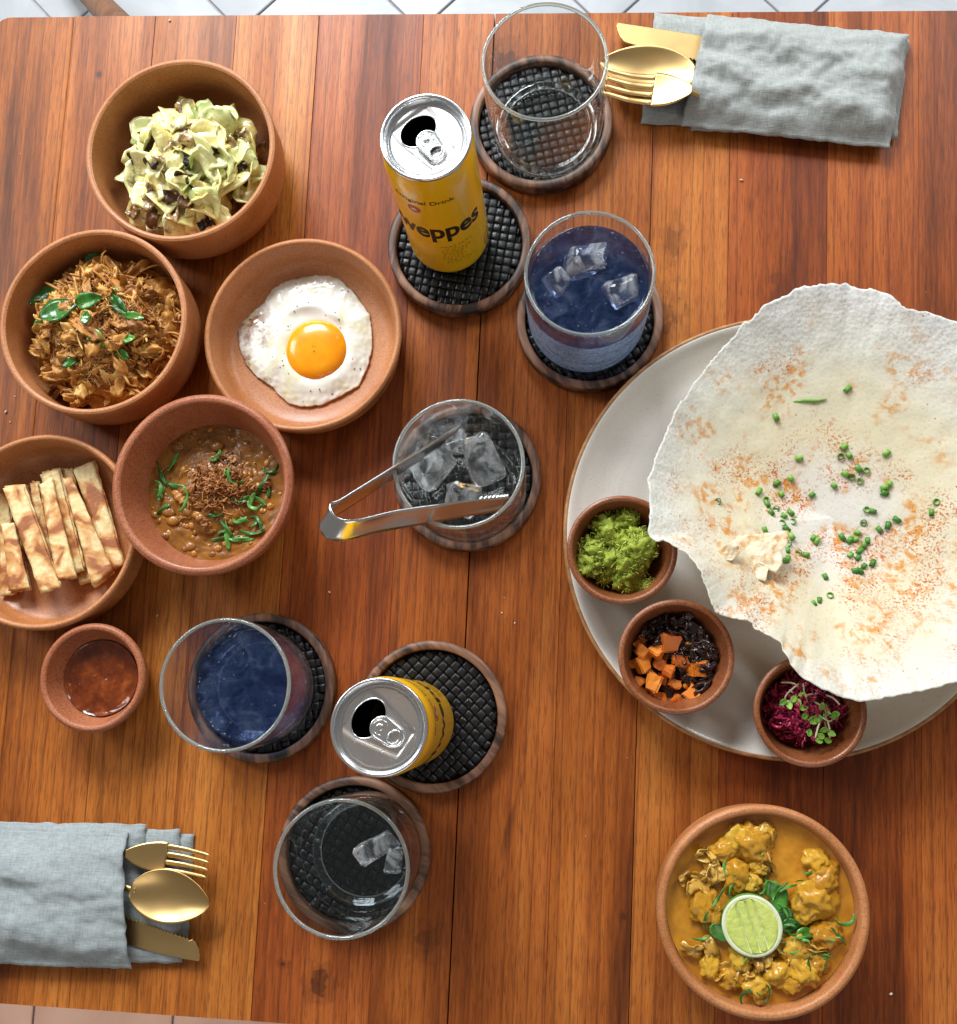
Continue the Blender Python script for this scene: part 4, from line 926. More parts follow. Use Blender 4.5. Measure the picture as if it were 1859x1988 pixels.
# ------------------------------------------------------------------ flatbread strips
g = G('flatbread'); co = g.co((1, 1, 1), rand=1); n1 = g.noise(co, 62, 3, 0.5, 0.6); n2 = g.noise(co, 300, 4)
c = g.ramp(n2, [(0.3, (0.62, 0.44, 0.18)), (0.6, (0.78, 0.61, 0.31)), (0.8, (0.84, 0.72, 0.44))])
c = g.mix(g.ramp(n1, [(0.45, 0.0), (0.53, 0.75), (0.64, 0.9)]), c, (0.56, 0.22, 0.045)); c = g.mix(g.ramp(n1, [(0.54, 0.0), (0.62, 0.85)]), c, (0.27, 0.075, 0.02))
g.set(Base_Color=c, Roughness=0.5); g.bump(g.math('ADD', n1, g.math('MULTIPLY', n2, 0.6)), 0.5, 0.0012); BREAD = g.m
zb = zoomed(0, 1330, 2.05)
strips = [((60, 340), (180, 340), (340, 850), (250, 900), .0090, 2), ((390, 250), (460, 250), (620, 950), (500, 980), .0090, 2), ((0, 400), (60, 400), (95, 1040), (10, 1050), .0090, 2), ((195, 325), (245, 330), (345, 860), (280, 880), .0120, 2),
          ((470, 245), (600, 195), (785, 850), (700, 900), .0120, 2), ((260, 275), (375, 245), (535, 880), (470, 905), .0140, 2), ((20, 605), (95, 600), (195, 1010), (65, 1030), .0145, 3), ((250, 345), (325, 300), (480, 930), (360, 955), .0185, 2), ((405, 315), (460, 308), (720, 900), (590, 995), .0150, 2), ((20, 365), (148, 350), (385, 995), (262, 1032), .0200, 2),
          ((-150, 420), (-60, 415), (-30, 1040), (-110, 1050), .0090, 3), ((-330, 500), (-250, 470), (-160, 1030), (-240, 1050), .0090, 3), ((-470, 560), (-390, 540), (-330, 960), (-410, 990), .0090, 2)]
for k, (a, b, c_, d, z, ly) in enumerate(strips):
    TL, TR, BR, BL = (zb(q[0], q[1], z + 0.003) for q in (a, b, c_, d)); ctr = (TL + TR + BR + BL) / 4; mbx = MB()
    th = 0.0016
    for L_ in range(ly):
        jx = rnd.uniform(-0.0006, 0.0006) * (L_ > 0); jy = rnd.uniform(-0.0012, 0.0012); zz = z + L_ * 0.0019; s_ = k * 5 + L_
        def base(u, v, e):
            p = TL.lerp(TR, v).lerp(BL.lerp(BR, v), u); ed = 0.0007 * fr(u * 9 + s_, v * 3, 1, 3)
            return (p.x - ctr.x + jx + ed, p.y - ctr.y + jy + 0.0010 * fr(v * 5 + s_, u, 2, 3), zz - z + e + 0.0012 * nz(u * 2.5 + s_, v, 0.3) + 0.0004 * fr(u * 14 + s_, v * 5, 0, 3))
        mbx.add(*slab_data(26, 6, lambda u, v: base(u, v, th / 2 + 0.001), lambda u, v: base(u, v, -th / 2 + 0.001)))
    tag(link('flatbread_strip', mbx.mesh(), BREAD, None, (ctr.x, ctr.y, z)), {4: 'wide flatbread strip lying next to the lentil stew bowl', 5: 'reddish brown toasted flatbread strip tucked under a paler strip', 9: 'topmost flatbread strip with two dark brown patches lying across others'}.get(k, 'browned flatbread strip lying in the shallow bread bowl'), 'bread', 'flatbread strips')
# ------------------------------------------------------------------ sauce
SAUM = m_food('chilli_sauce', [(0.32, (0.075, 0.012, 0.003)), (0.55, (0.16, 0.032, 0.006)), (0.72, (0.30, 0.068, 0.013))], 0.14, None, 0.0, 85, 0.22, 0, 0.4)
tag(link('chilli_sauce', mound(0.0262, 0, 44, 90, lambda x, y: 0.0005 * fr(x * 110, y * 110 + 4, 0, 3) + 0.0018 * max(0, (math.hypot(x, y) / 0.0262) ** 12)), SAUM, None, (SAU[0], SAU[1], 0.0165)), 'red brown chilli sauce in the small terracotta bowl', 'sauce')

# ------------------------------------------------------------------ curry
CURZ = 0.0395
CURM = m_food('curry_broth', [(0.28, (0.40, 0.155, 0.010)), (0.55, (0.54, 0.24, 0.020)), (0.78, (0.64, 0.33, 0.04))], 0.13, None, 0.0, 42, 0.25, 0, 0.5)
cur = tag(link('curry_broth', mound(0.0576, 0, 60, 140, lambda x, y: 0.0008 * fr(x * 80 + 2, y * 80, 0, 4)), CURM, None, (CUR[0], CUR[1], CURZ)), 'yellow brown curry broth filling the bowl with the lime', 'curry')
FISH = m_food('curry_fish', [(0.25, (0.62, 0.25, 0.012)), (0.5, (0.92, 0.47, 0.030)), (0.78, (0.97, 0.62, 0.07))], 0.24, 'object', 0.06, 150, 0.9, 1.0, 0.45)
ONIO = m_food('curry_onion', [(0.25, (0.34, 0.16, 0.020)), (0.55, (0.55, 0.31, 0.05)), (0.8, (0.68, 0.45, 0.12))], 0.2, 'object', 0.12, 90, 0.4, 1.0, 0.4)
zk = zoomed(1963, 2169, 1.859); kk = 0.62741 / 1.859 / 2960
fishm = [with_mat(lump(4, (1, 0.8, 0.62), 0.34, 1.6, k * 2.3 + 1, 0.10), FISH) for k in range(7)]
chunks = [(585, 745, 95), (530, 870, 85), (690, 830, 115), (715, 960, 60), (1080, 900, 80), (1190, 960, 100), (1080, 1010, 80), (1050, 1140, 130), (1000, 1175, 100), (1110, 1350, 95), (590, 1015, 100), (660, 1050, 75), (400, 1170, 95), (460, 1230, 80), (620, 1480, 80), (930, 1440, 95), (980, 1550, 100), (850, 1570, 90), (700, 1740, 85), (430, 1545, 70), (560, 1600, 75), (1070, 1520, 75), (930, 1680, 80), (770, 760, 55)]
for k, (x, y, s) in enumerate(chunks):
    p = zk(x, y, CURZ + 0.005); vv_ = Vector((p.x - CUR[0], p.y - CUR[1])); vv_ *= min(1.0, (0.0555 - s * kk * 1.05) / vv_.length); p = Vector((CUR[0] + vv_.x, CUR[1] + vv_.y, 0)); o = link('fish_chunk', fishm[k % 7], None, None, (p.x, p.y, CURZ + 0.0005 + s * kk * 0.12), (rnd.uniform(-0.4, 0.4), rnd.uniform(-0.4, 0.4), rnd.uniform(0, 6.28)))
    s2 = s * kk * 0.98; o.scale = (s2, s2, s2); tag(o, 'yellow fish chunk sitting in the curry', 'fish', 'fish chunks in the curry')
onm = [with_mat(leaf_patch(200 + k, 0.016, 0.009, rnd.uniform(-0.3, 0.3), 0.3, 0.0008), ONIO) for k in range(6)]
r_ = random.Random(77)
for k in range(46):
    if k < 30: x, y = r_.uniform(330, 1080), r_.uniform(1400, 1720)
    elif k < 38: x, y = r_.uniform(300, 480), r_.uniform(860, 1100)
    else: x, y = r_.uniform(560, 820), r_.uniform(720, 960)
    p = zk(x, y, CURZ + 0.003)
    if math.hypot(p.x - CUR[0], p.y - CUR[1]) > 0.050: continue
    o = link('onion_piece', onm[k % 6], None, None, (p.x, p.y, CURZ + r_.uniform(0.001, 0.0045)), (r_.uniform(-0.6, 0.6), r_.uniform(-0.6, 0.6), r_.uniform(0, 6.28))); tag(o, 'limp cooked onion piece in the curry', 'onion', 'onion pieces in the curry')
ribc = [with_mat(ribbon(rnd.uniform(0.011, 0.019), rnd.uniform(0.0013, 0.0024), rnd.uniform(-3.0, 3.0), 50 + k), HERB) for k in range(8)]
lk_ = [(515, 975), (560, 1030), (600, 1075), (500, 1110), (640, 1000), (1010, 1000), (1030, 1060), (400, 1280), (410, 1370), (1200, 1300), (1190, 1380), (1220, 1345), (1150, 1490), (1180, 1540), (850, 1450), (920, 1370), (630, 1500), (690, 1680), (790, 1690), (1040, 1610), (1070, 1360), (750, 850), (770, 1050), (820, 1100), (850, 1180), (880, 1270), (960, 1340), (1010, 1360), (905, 1060), (760, 1100)]
for k, (x, y) in enumerate(lk_):
    p = zk(x, y, CURZ + 0.006); vv_ = Vector((p.x - CUR[0], p.y - CUR[1])); vv_ *= min(1.0, 0.046 / vv_.length); p = Vector((CUR[0] + vv_.x, CUR[1] + vv_.y, p.z)); o = link('herb_shred', ribc[k % 8], None, None, (p.x, p.y, CURZ + 0.0070), (r_.uniform(-0.4, 0.4), r_.uniform(-0.4, 0.4), r_.uniform(0, 6.28)))
    tag(o, 'curled shred of green herb lying on the curry', 'herb', 'herb shreds on the curry')
for k, (x, y, L, Wd, a) in enumerate([(800, 1090, 0.015, 0.011, -50), (840, 1150, 0.016, 0.010, 60), (870, 1240, 0.014, 0.010, -80), (900, 1290, 0.013, 0.009, 10), (980, 1340, 0.013, 0.009, 20), (490, 1330, 0.015, 0.010, -40)]):
    p = zk(x, y, CURZ + 0.005); o = link('herb_leaf', leaf_mesh(L, Wd, 30 + k, 0.3, 0.2), LEAFM, None, (p.x, p.y, CURZ + 0.0050), (0.1, 0.2, math.radians(a))); tag(o, 'dark green leaf lying on the curry beside the lime', 'leaf', 'leaves on the curry')
# lime half
lp = zk(682, 1272, CURZ + 0.013); LRR = 0.0192
lime = empty('lime_half', (lp.x, lp.y, CURZ - 0.0015)); tag(lime, 'cut half lime resting face up on the curry', 'lime'); lime.rotation_euler = (0.16, -0.10, 0.5); lime.scale = (0.94, 1.06, 1)
g = G('lime_rind'); n1 = g.noise(g.co((1, 1, 1)), 350, 3); g.set(Base_Color=g.ramp(n1, [(0.3, (0.06, 0.18, 0.03)), (0.7, (0.14, 0.30, 0.06))]), Roughness=0.35); g.bump(n1, 0.4, 0.0006); RIND = g.m
link('rind', lathe(smooth_prof([(0.0, 0.0), (LRR * 0.55, 0.0022), (LRR * 0.9, 0.0075), (LRR, 0.0135), (LRR * 0.985, 0.0143)], 5), 72), RIND, lime)
PITH = m_food('lime_pith', [(0.3, (0.66, 0.72, 0.46)), (0.7, (0.78, 0.82, 0.62))], 0.5, None, 0.15, 200, 0.2)
link('pith', lathe([(LRR * 0.985, 0.0143), (LRR * 0.95, 0.0147), (LRR * 0.88, 0.0147), (LRR * 0.84, 0.0142), (0.0, 0.0138)], 72), PITH, lime)
g = G('lime_flesh'); n1 = g.noise(g.co((1, 1, 1)), 260, 4); n2 = g.noise(g.co((1, 1, 1), rand=1), 45, 3)
g.set(Base_Color=g.ramp(n2, [(0.3, (0.52, 0.62, 0.10)), (0.7, (0.66, 0.74, 0.20))]), Roughness=0.18, Subsurface_Weight=0.1, Coat_Weight=0.5); g.b.inputs['Subsurface Radius'].default_value = (0.003, 0.004, 0.001); g.bump(n1, 0.7, 0.0012); FLESH = g.m
# the cut missed the core: long slanting segments split by thin membranes
RF = LRR * 0.87; cuts = [-1.01, -0.36, 0.02, 0.34, 1.01]
for k in range(4):
    def lx(y, c): return c * RF + 0.18 * y * (1 if abs(c) < 1 else 0) + 0.0006 * nz(y * 300, c * 9, 1)
    def fl(u, v, e):
        y = (-1 + 2 * u) * RF; hw = math.sqrt(max(0, RF * RF - y * y)); a0 = max(-hw, min(hw, lx(y, cuts[k]) + 0.00022)); a1 = max(-hw, min(hw, lx(y, cuts[k + 1]) - 0.00022))
        return (a0 + (a1 - a0) * v, y, 0.0141 + 0.0009 * (1 - (2 * v - 1) ** 6) * e)
    link('segment', mk(*slab_data(28, 8, lambda u, v: fl(u, v, 1), lambda u, v: (lambda q: (q[0], q[1], 0.0138))(fl(u, v, 0)))), FLESH, lime)

# ------------------------------------------------------------------ green relish
GRM = m_food('green_relish', [(0.25, (0.10, 0.17, 0.012)), (0.5, (0.28, 0.35, 0.034)), (0.78, (0.46, 0.52, 0.08))], 0.5, None, 0.0, 320, 1.0, 0)
GRS = m_food('green_relish_shreds', [(0.15, (0.13, 0.21, 0.014)), (0.5, (0.38, 0.45, 0.05)), (0.9, (0.62, 0.66, 0.18))], 0.45, 'island', 0, 300, 0.2, 0)
zg_ = zoomed(1700, 1500, 4.131)
rel = empty('green_relish', (GRN[0], GRN[1], SBZ + 0.006)); tag(rel, 'clumpy green coconut relish in a small brown bowl', 'relish')
cl = []
for k, (x, y, s, zz) in enumerate([(760, 560, 230, .030), (1000, 420, 170, .030), (560, 830, 190, .030), (500, 1000, 190, .029), (1130, 780, 270, .033), (1050, 960, 230, .030), (760, 950, 200, .026), (720, 1120, 150, .022), (1000, 1160, 230, .024), (1080, 1290, 160, .020), (900, 700, 200, .028), (1250, 1280, 70, .024)]):
    p = zg_(x, y, SBZ + zz); cl.append((p.x - GRN[0], p.y - GRN[1], zz - 0.006, s / 4.131 * 0.62741 / 2800))
mb = MB()
for k, (x, y, z, s) in enumerate(cl):
    me = lump(4, (s * 0.80, s * 0.80, s * 0.8), 0.40, 2.4, k * 3.1, 0.35); mb.add([(v.co.x + x, v.co.y + y, v.co.z + z - s * 0.5) for v in me.vertices], [tuple(p.vertices) for p in me.polygons]); bpy.data.meshes.remove(me)
mb.add([(x, y, z + 0.001) for x, y, z in lathe_data([(0, 0.012), (0.012, 0.011), (0.020, 0.006), (0.021, 0.001)], 32)[0]], lathe_data([(0, 0.012), (0.012, 0.011), (0.020, 0.006), (0.021, 0.001)], 32)[1])
link('clumps', mb.mesh(), GRM, rel)
def s_rel(r):
    x, y, z, s = r.choice(cl); d = Vector((r.gauss(0, 1), r.gauss(0, 1), abs(r.gauss(0, 1)) + 0.2)).normalized(); return (x + d.x * s * 0.94, y + d.y * s * 0.94, z - s * 0.5 + d.z * s * 0.86), None
o = link('shreds', strands(1500, s_rel, (0.0012, 0.0042), (0.00022, 0.00050), 1.8, 14, 3), GRS, rel); o['kind'] = 'stuff'

# ------------------------------------------------------------------ carrot and dark relish
DRK = m_food('dark_relish', [(0.3, (0.006, 0.003, 0.003)), (0.6, (0.022, 0.010, 0.009)), (0.8, (0.07, 0.032, 0.026))], 0.22, None, 0, 160, 0.8, 0, 0.5)
DRS = m_food('dark_relish_shreds', [(0.2, (0.008, 0.004, 0.004)), (0.7, (0.045, 0.018, 0.015)), (0.95, (0.13, 0.065, 0.05))], 0.2, 'island', 0, 300, 0.3, 0, 0.5)
dr = empty('dark_relish', (CAR[0], CAR[1], SBZ + 0.006)); tag(dr, 'dark sticky shredded relish beside diced carrot in a small bowl', 'relish')
def dk_z(x, y):
    s = (x + y) / 0.03 / 1.414
    return 0.015 + 0.009 * max(-0.6, min(1, s)) + 0.0035 * fr(x * 110, y * 110, 0, 4)
link('heap', mound(0.0262, 0, 36, 90, dk_z), DRK, dr)
def s_dk(r):
    a = r.uniform(-0.9, 2.5); q = 0.026 * math.sqrt(r.random()); x, y = q * math.cos(a), q * math.sin(a); return (x, y, dk_z(x, y) + r.uniform(0, 0.002)), None
o = link('shreds', patches(70, s_dk, (0.010, 0.019), (0.0035, 0.0075), 0.0012, 0.26, 16, 0.6), DRS, dr); o['kind'] = 'stuff'
CARM = m_food('carrot', [(0.2, (0.42, 0.08, 0.010)), (0.5, (0.74, 0.20, 0.016)), (0.8, (0.84, 0.34, 0.04))], 0.3, 'object', 0.08, 130, 0.4, 1.0, 0.3)
def dice(seed):
    r = random.Random(seed); bm = bmesh.new(); bmesh.ops.create_cube(bm, size=2.0)
    for v in bm.verts: v.co = Vector((v.co.x * r.uniform(0.6, 1.3), v.co.y * r.uniform(0.5, 1.1), v.co.z * r.uniform(0.5, 1.0)))
    bmesh.ops.bevel(bm, geom=bm.edges[:], offset=0.16, segments=2, affect='EDGES')
    bmesh.ops.subdivide_edges(bm, edges=bm.edges[:], cuts=1, use_grid_fill=True)
    for v in bm.verts: v.co *= 1 + 0.26 * fr(v.co.x * 1.5 + seed, v.co.y * 1.5, v.co.z * 1.5, 3)
    me = bpy.data.meshes.new('m'); bm.to_mesh(me); bm.free(); return with_mat(me, CARM)
dm = [dice(k) for k in range(6)]
zr = zoomed(1700, 1800, 3.0983)
for k, (x, y, s) in enumerate([(1155, 585, 120), (1015, 665, 95), (880, 680, 80), (1340, 620, 70), (1245, 760, 100), (895, 810, 100), (1415, 840, 95), (1155, 870, 80), (1075, 780, 75), (1010, 960, 115), (1195, 985, 75), (1335, 990, 65), (1380, 1085, 90), (1230, 1140, 80), (1070, 1100, 70), (870, 960, 70), (790, 790, 60), (930, 530, 65), (850, 600, 55), (985, 1055, 60), (1290, 900, 50), (1120, 700, 60), (960, 880, 60), (1090, 930, 60), (940, 740, 60)]):
    z = SBZ + 0.0235 - (0.004 if k > 9 else 0) + (0.002 if k < 3 else 0); p = zr(x, y, z)
    o = link('carrot_dice', dm[k % 6], None, None, (p.x, p.y, z), (rnd.uniform(-0.5, 0.5), rnd.uniform(-0.5, 0.5), rnd.uniform(0, 6.28)), smooth=False); s2 = s / 3.0983 * 0.62741 / 2800 * 0.70; o.scale = (s2, s2, s2)
    tag(o, 'small orange carrot dice beside the dark relish', 'carrot', 'carrot dice')

# ------------------------------------------------------------------ beetroot
BTM = m_food('beetroot', [(0.25, (0.035, 0.002, 0.008)), (0.55, (0.13, 0.006, 0.026)), (0.8, (0.30, 0.020, 0.055))], 0.2, None, 0.05, 120, 0.8, 0, 0.4)
BTS = m_food('beetroot_shreds', [(0.1, (0.06, 0.002, 0.016)), (0.5, (0.34, 0.012, 0.065)), (0.8, (0.60, 0.035, 0.11)), (0.97, (0.66, 0.16, 0.06))], 0.2, 'island', 0.05, 300, 0.3, 0, 0.4)
bt = empty('beetroot_salad', (BEE[0], BEE[1], SBZ + 0.006)); tag(bt, 'shredded crimson beetroot in a small brown bowl under green sprouts', 'beetroot')
def bt_z(x, y):
    q = math.hypot(x - 0.002, y - 0.004) / 0.024; return 0.012 + 0.014 * max(-0.5, 1 - q * q) + 0.004 * fr(x * 120, y * 120 + 9, 0, 4)
link('heap', mound(0.0225, 0, 40, 90, bt_z, 0, 0.12, 7), BTM, bt)
def s_bt(r):
    a = r.uniform(0, 6.28); q = 0.0225 * math.sqrt(r.random()); x, y = q * math.cos(a), q * math.sin(a); return (x, y, bt_z(x, y) + r.uniform(0, 0.002)), None
o = link('pieces', patches(110, s_bt, (0.006, 0.012), (0.0022, 0.0055), 0.0009, 0.34, 19, 0.7), BTS, bt); o['kind'] = 'stuff'
o = link('shreds', strands(130, s_bt, (0.005, 0.011), (0.0006, 0.0013), 3.4, 18, 6), BTS, bt); o['kind'] = 'stuff'
STEM = m_food('sprout_stem', [(0.3, (0.66, 0.68, 0.36)), (0.7, (0.82, 0.82, 0.56))], 0.35, None, 0.1, 200, 0.1)
SPL = m_food('sprout_leaf', [(0.3, (0.14, 0.36, 0.04)), (0.6, (0.27, 0.52, 0.08)), (0.8, (0.44, 0.64, 0.15))], 0.35, 'object', 0.05, 200, 0.2)
zs = zoomed(2250, 1900, 3.0983)
sleaf = with_mat(leaf_mesh(0.0056, 0.0040, 55, 0.4, 0.3), SPL)
spr = [[(520, 655), (640, 665), (720, 740), (760, 820)], [(735, 665), (745, 760), (790, 880), (815, 980)], [(760, 780), (880, 765), (1010, 800), (1085, 870)], [(600, 730), (690, 800), (800, 880), (890, 1000), (870, 1110), (850, 1190)], [(790, 800), (880, 890), (940, 970), (985, 1090), (990, 1190)], [(560, 830), (570, 780), (640, 710), (690, 670)], [(820, 830), (920, 890), (1000, 960), (1030, 950)], [(870, 960), (930, 1000), (990, 1030), (1020, 1000)], [(720, 800), (770, 920), (800, 1010), (860, 1050)], [(930, 960), (950, 1080), (1000, 1150)], [(700, 780), (640, 820), (560, 845)]]
lvs = [[(690, 850), (730, 780)], [(810, 1010), (750, 980)], [(1040, 960), (1030, 985)], [(880, 1220), (790, 1140)], [(970, 1220), (1010, 1150)], [(540, 845), (605, 880)], [(940, 900), (910, 880)], [(880, 990), (960, 940)], [(830, 1040), (870, 1010)], [(930, 1110), (900, 1170)], [(640, 820), (740, 900)]]
for k, st in enumerate(spr):
    pts = []
    for q, (x, y) in enumerate(st):
        z = SBZ + 0.0305 + 0.0018 * math.sin(q * 1.3 + k) + 0.0006 * (k % 4); pts.append(zs(x, y, z))
    root = empty('sprout', pts[0]); tag(root, 'thin pale sprout with small green leaves on the beetroot', 'sprout', 'sprouts on the beetroot')
    sp = smooth_prof([tuple(p) for p in pts], 5)
    link('stem', mk(*tube_data([Vector(p) - pts[0] for p in sp], 0.00060, 6)), STEM, root)
    for (x, y) in lvs[k]:
        p = zs(x, y, SBZ + 0.0335) - pts[0]; o = link('leaf', sleaf, None, root, p, (rnd.uniform(-0.5, 0.5), rnd.uniform(-0.5, 0.5), rnd.uniform(0, 6.28)))

# ================================================================== hopper crepe
hop_px = [(1447.6, 627), (1393.6, 684.7), (1346, 742), (1309, 803), (1275.5, 877), (1257, 931), (1265.3, 978.5), (1258.6, 1032.5), (1275.5, 1054), (1285.6, 1046), (1333, 1076), (1363, 1113), (1376.7, 1164), (1390, 1191), (1425, 1200), (1461, 1208), (1468, 1221), (1498, 1238), (1518, 1247), (1520, 1262), (1531, 1281), (1533, 1293), (1560, 1321.6), (1610, 1345), (1675, 1366), (1788, 1341), (1859, 1325), (1930, 1285), (1995, 1190), (2030, 1060), (2035, 920), (1995, 780), (1930, 680), (1859, 627), (1800, 605), (1760, 598), (1735, 572), (1690, 558), (1640, 550), (1590, 553), (1540, 565), (1495, 590)]
HC = at(1625, 1000, 0.022)
def lifted(ang):
    d = math.atan2(math.sin(ang - math.radians(-125)), math.cos(ang - math.radians(-125)))
    return math.exp(-(max(0.0, abs(d) - 0.75) / 0.55) ** 2)
def edge_h(ang):             # height of the crepe edge: lifted by the little bowls, lower at the back
    d = math.atan2(math.sin(ang - math.radians(-125)), math.cos(ang - math.radians(-125)))
    return 0.038 + 0.030 * lifted(ang)
HPZ = PZ + 0.0004
hw_ = []
for (u, v) in hop_px:
    q = at(u, v, 0.05); a = math.atan2(q.y - HC.y, q.x - HC.x); q = at(u, v, edge_h(a)); hw_.append(Vector((q.x - HC.x, q.y - HC.y)))
NH = 420; hout = chain_outline(hw_, NH); NHR = 110
hang = [math.atan2(p.y, p.x) for p in hout]
hsm = [sum((hout[(k + j) % NH] for j in range(-14, 15)), Vector((0, 0))) / 29 for k in range(NH)]
def hop_h(x, y, t, a):
    e = edge_h(a) - HPZ
    z = e * (0.02 + 0.98 * t ** (2.3 - 0.85 * lifted(a))) + 0.0012 * fr(x * 22, y * 22, 0.7, 3) * (0.3 + t)
    z += 0.0022 * t ** 4 * math.sin(a * 7 + 1.3) + 0.0015 * t ** 6 * fr(math.cos(a) * 9, math.sin(a) * 9, 2, 3)
    return max(0.0, z)
hv = [(0, 0, 0.0006)]; hf = []
for i in range(1, NHR + 1):
    t = i / NHR
    for k in range(NH):
        jag = 1 + (0.010 * fr(k * 0.22, 1.3, 0, 4) + 0.005 * nz(k * 0.9, 2, 1)) * t ** 12
        bl = max(0.0, (t - 0.80) / 0.20) ** 1.5; p = hsm[k].lerp(hout[k], bl) * (t * jag); hv.append((p.x, p.y, hop_h(p.x, p.y, t, math.atan2(p.y, p.x))))
for k in range(NH): hf.append((0, 1 + (k + 1) % NH, 1 + k))
for i in range(NHR - 1):
    for k in range(NH):
        a = 1 + i * NH + k; b = 1 + i * NH + (k + 1) % NH; hf.append((a, b, b + NH, a + NH))
hop = empty('hopper_crepe', (HC.x, HC.y, HPZ)); tag(hop, 'large thin white bowl shaped crepe sprinkled with chives and red spice', 'crepe')
def m_hop():
    g = G('hopper_batter'); co = g.co((1, 1, 1)); sep = g.n('ShaderNodeSeparateXYZ'); g.lk(co, sep.inputs[0])
    ln = g.n('ShaderNodeVectorMath', operation='LENGTH'); cb = g.n('ShaderNodeCombineXYZ'); g.lk(sep.outputs[0], cb.inputs[0]); g.lk(sep.outputs[1], cb.inputs[1]); g.lk(cb.outputs[0], ln.inputs[0])
    rad = ln.outputs['Value']
    nb = g.noise(co, 22, 4, 0.6, 0.5); nf = g.noise(co, 170, 5, 0.65); ng = g.noise(co, 520, 3, 0.6); pit = g.vor(co, 330)
    radn = g.math('ADD', rad, g.math('MULTIPLY', g.math('SUBTRACT', nb, 0.5), 0.05))
    col = g.ramp(g.math('MULTIPLY', radn, 6.0), [(0.0, (0.78, 0.74, 0.67)), (0.20, (0.79, 0.74, 0.64)), (0.36, (0.79, 0.71, 0.50)), (0.54, (0.79, 0.73, 0.56)), (0.70, (0.80, 0.79, 0.71)), (0.9, (0.82, 0.84, 0.82))])
    # bubbles pricked into the batter
    col = g.mix(g.ramp(pit, [(0.10, 0.35), (0.24, 0.0)]), col, (0.46, 0.36, 0.22))
    # toasted patches and dusted red spice, thick in the middle, gone at the rim
    mask = g.ramp(g.math('MULTIPLY', radn, 6.0), [(0.0, 1.0), (0.45, 1.0), (0.66, 0.85), (0.80, 0.15), (0.92, 0.0)])
    toast = g.math('MULTIPLY', g.math('MULTIPLY', g.ramp(nf, [(0.47, 0.0), (0.60, 1.0)]), g.ramp(g.noise(co, 30, 3, 0.6), [(0.49, 0.0), (0.62, 1.0)])), mask)
    col = g.mix(toast, col, (0.72, 0.33, 0.06))
    spice = g.math('MULTIPLY', g.math('MULTIPLY', g.ramp(g.noise(co, 620, 2, 0.5), [(0.54, 0.0), (0.61, 0.95)]), g.ramp(g.math('ADD', g.noise(co, 24, 4, 0.6, 0.3), g.ramp(g.math('MULTIPLY', radn, 6.0), [(0.0, 0.0), (0.14, 0.10), (0.34, 0.05), (0.5, 0.0)])), [(0.52, 0.0), (0.66, 1.0)])), mask)
    col = g.mix(spice, col, (0.56, 0.13, 0.015))
    sp2 = g.math('MULTIPLY', g.ramp(g.vor(co, 120), [(0.05, 0.95), (0.085, 0.0)]), g.ramp(nb, [(0.42, 0.0), (0.52, 1.0)]))
    col = g.mix(g.math('MULTIPLY', sp2, mask), col, (0.38, 0.06, 0.02))
    g.set(Base_Color=col, Roughness=0.42, Subsurface_Weight=0.1, Specular_IOR_Level=0.4); g.b.inputs['Subsurface Radius'].default_value = (0.004, 0.003, 0.002)
    edge = g.ramp(g.math('MULTIPLY', radn, 6.0), [(0.58, 0.15), (0.80, 1.0)])
    h = g.math('ADD', g.math('MULTIPLY', nf, 0.22), g.math('ADD', g.math('MULTIPLY', ng, 0.35), g.math('MULTIPLY', pit, 0.8)))
    g.bump(g.math('MULTIPLY', h, g.math('MULTIPLY_ADD', edge, 0.8, 0.35)), 0.38, 0.0010)
    # lacy rim: real holes and thin see-through batter
    lace = g.math('MULTIPLY', g.ramp(g.vor(co, 150), [(0.09, 1.0), (0.13, 0.0)]), g.math('MULTIPLY', edge, g.ramp(g.noise(co, 16, 2), [(0.47, 0.0), (0.60, 1.0)])))
    thin = g.math('MULTIPLY', edge, g.ramp(ng, [(0.42, 0.0), (0.7, 0.40)]))
    tr = g.n('ShaderNodeBsdfTransparent'); tl = g.n('ShaderNodeBsdfTranslucent'); g.lk(col, tl.inputs[0])
    m1 = g.n('ShaderNodeMixShader'); m1.inputs[0].default_value = 0.28; g.lk(g.b.outputs[0], m1.inputs[1]); g.lk(tl.outputs[0], m1.inputs[2])
    m2 = g.n('ShaderNodeMixShader'); g.lk(g.math('MAXIMUM', lace, thin), m2.inputs[0]); g.lk(m1.outputs[0], m2.inputs[1]); g.lk(tr.outputs[0], m2.inputs[2]); g.lk(m2.outputs[0], g.out.inputs[0]); return g.m
HOPM = m_hop()
sheet = link('sheet', mk(hv, hf), HOPM, hop)
so = sheet.modifiers.new('thickness', 'SOLIDIFY'); so.thickness = 0.0007; so.offset = -1
def hop_at(u, v):
    """world point on the crepe surface seen at pixel (u, v)"""
    z = 0.03
    for _ in range(25):
        q = at(u, v, z); x, y = q.x - HC.x, q.y - HC.y; a = math.atan2(y, x); r = math.hypot(x, y)
        k = min(range(NH), key=lambda i: abs(math.atan2(math.sin(hang[i] - a), math.cos(hang[i] - a))))
        t = min(1.0, r / hout[k].length); z = 0.5 * z + 0.5 * (HPZ + hop_h(x, y, t, a))
    return Vector((q.x, q.y, z))
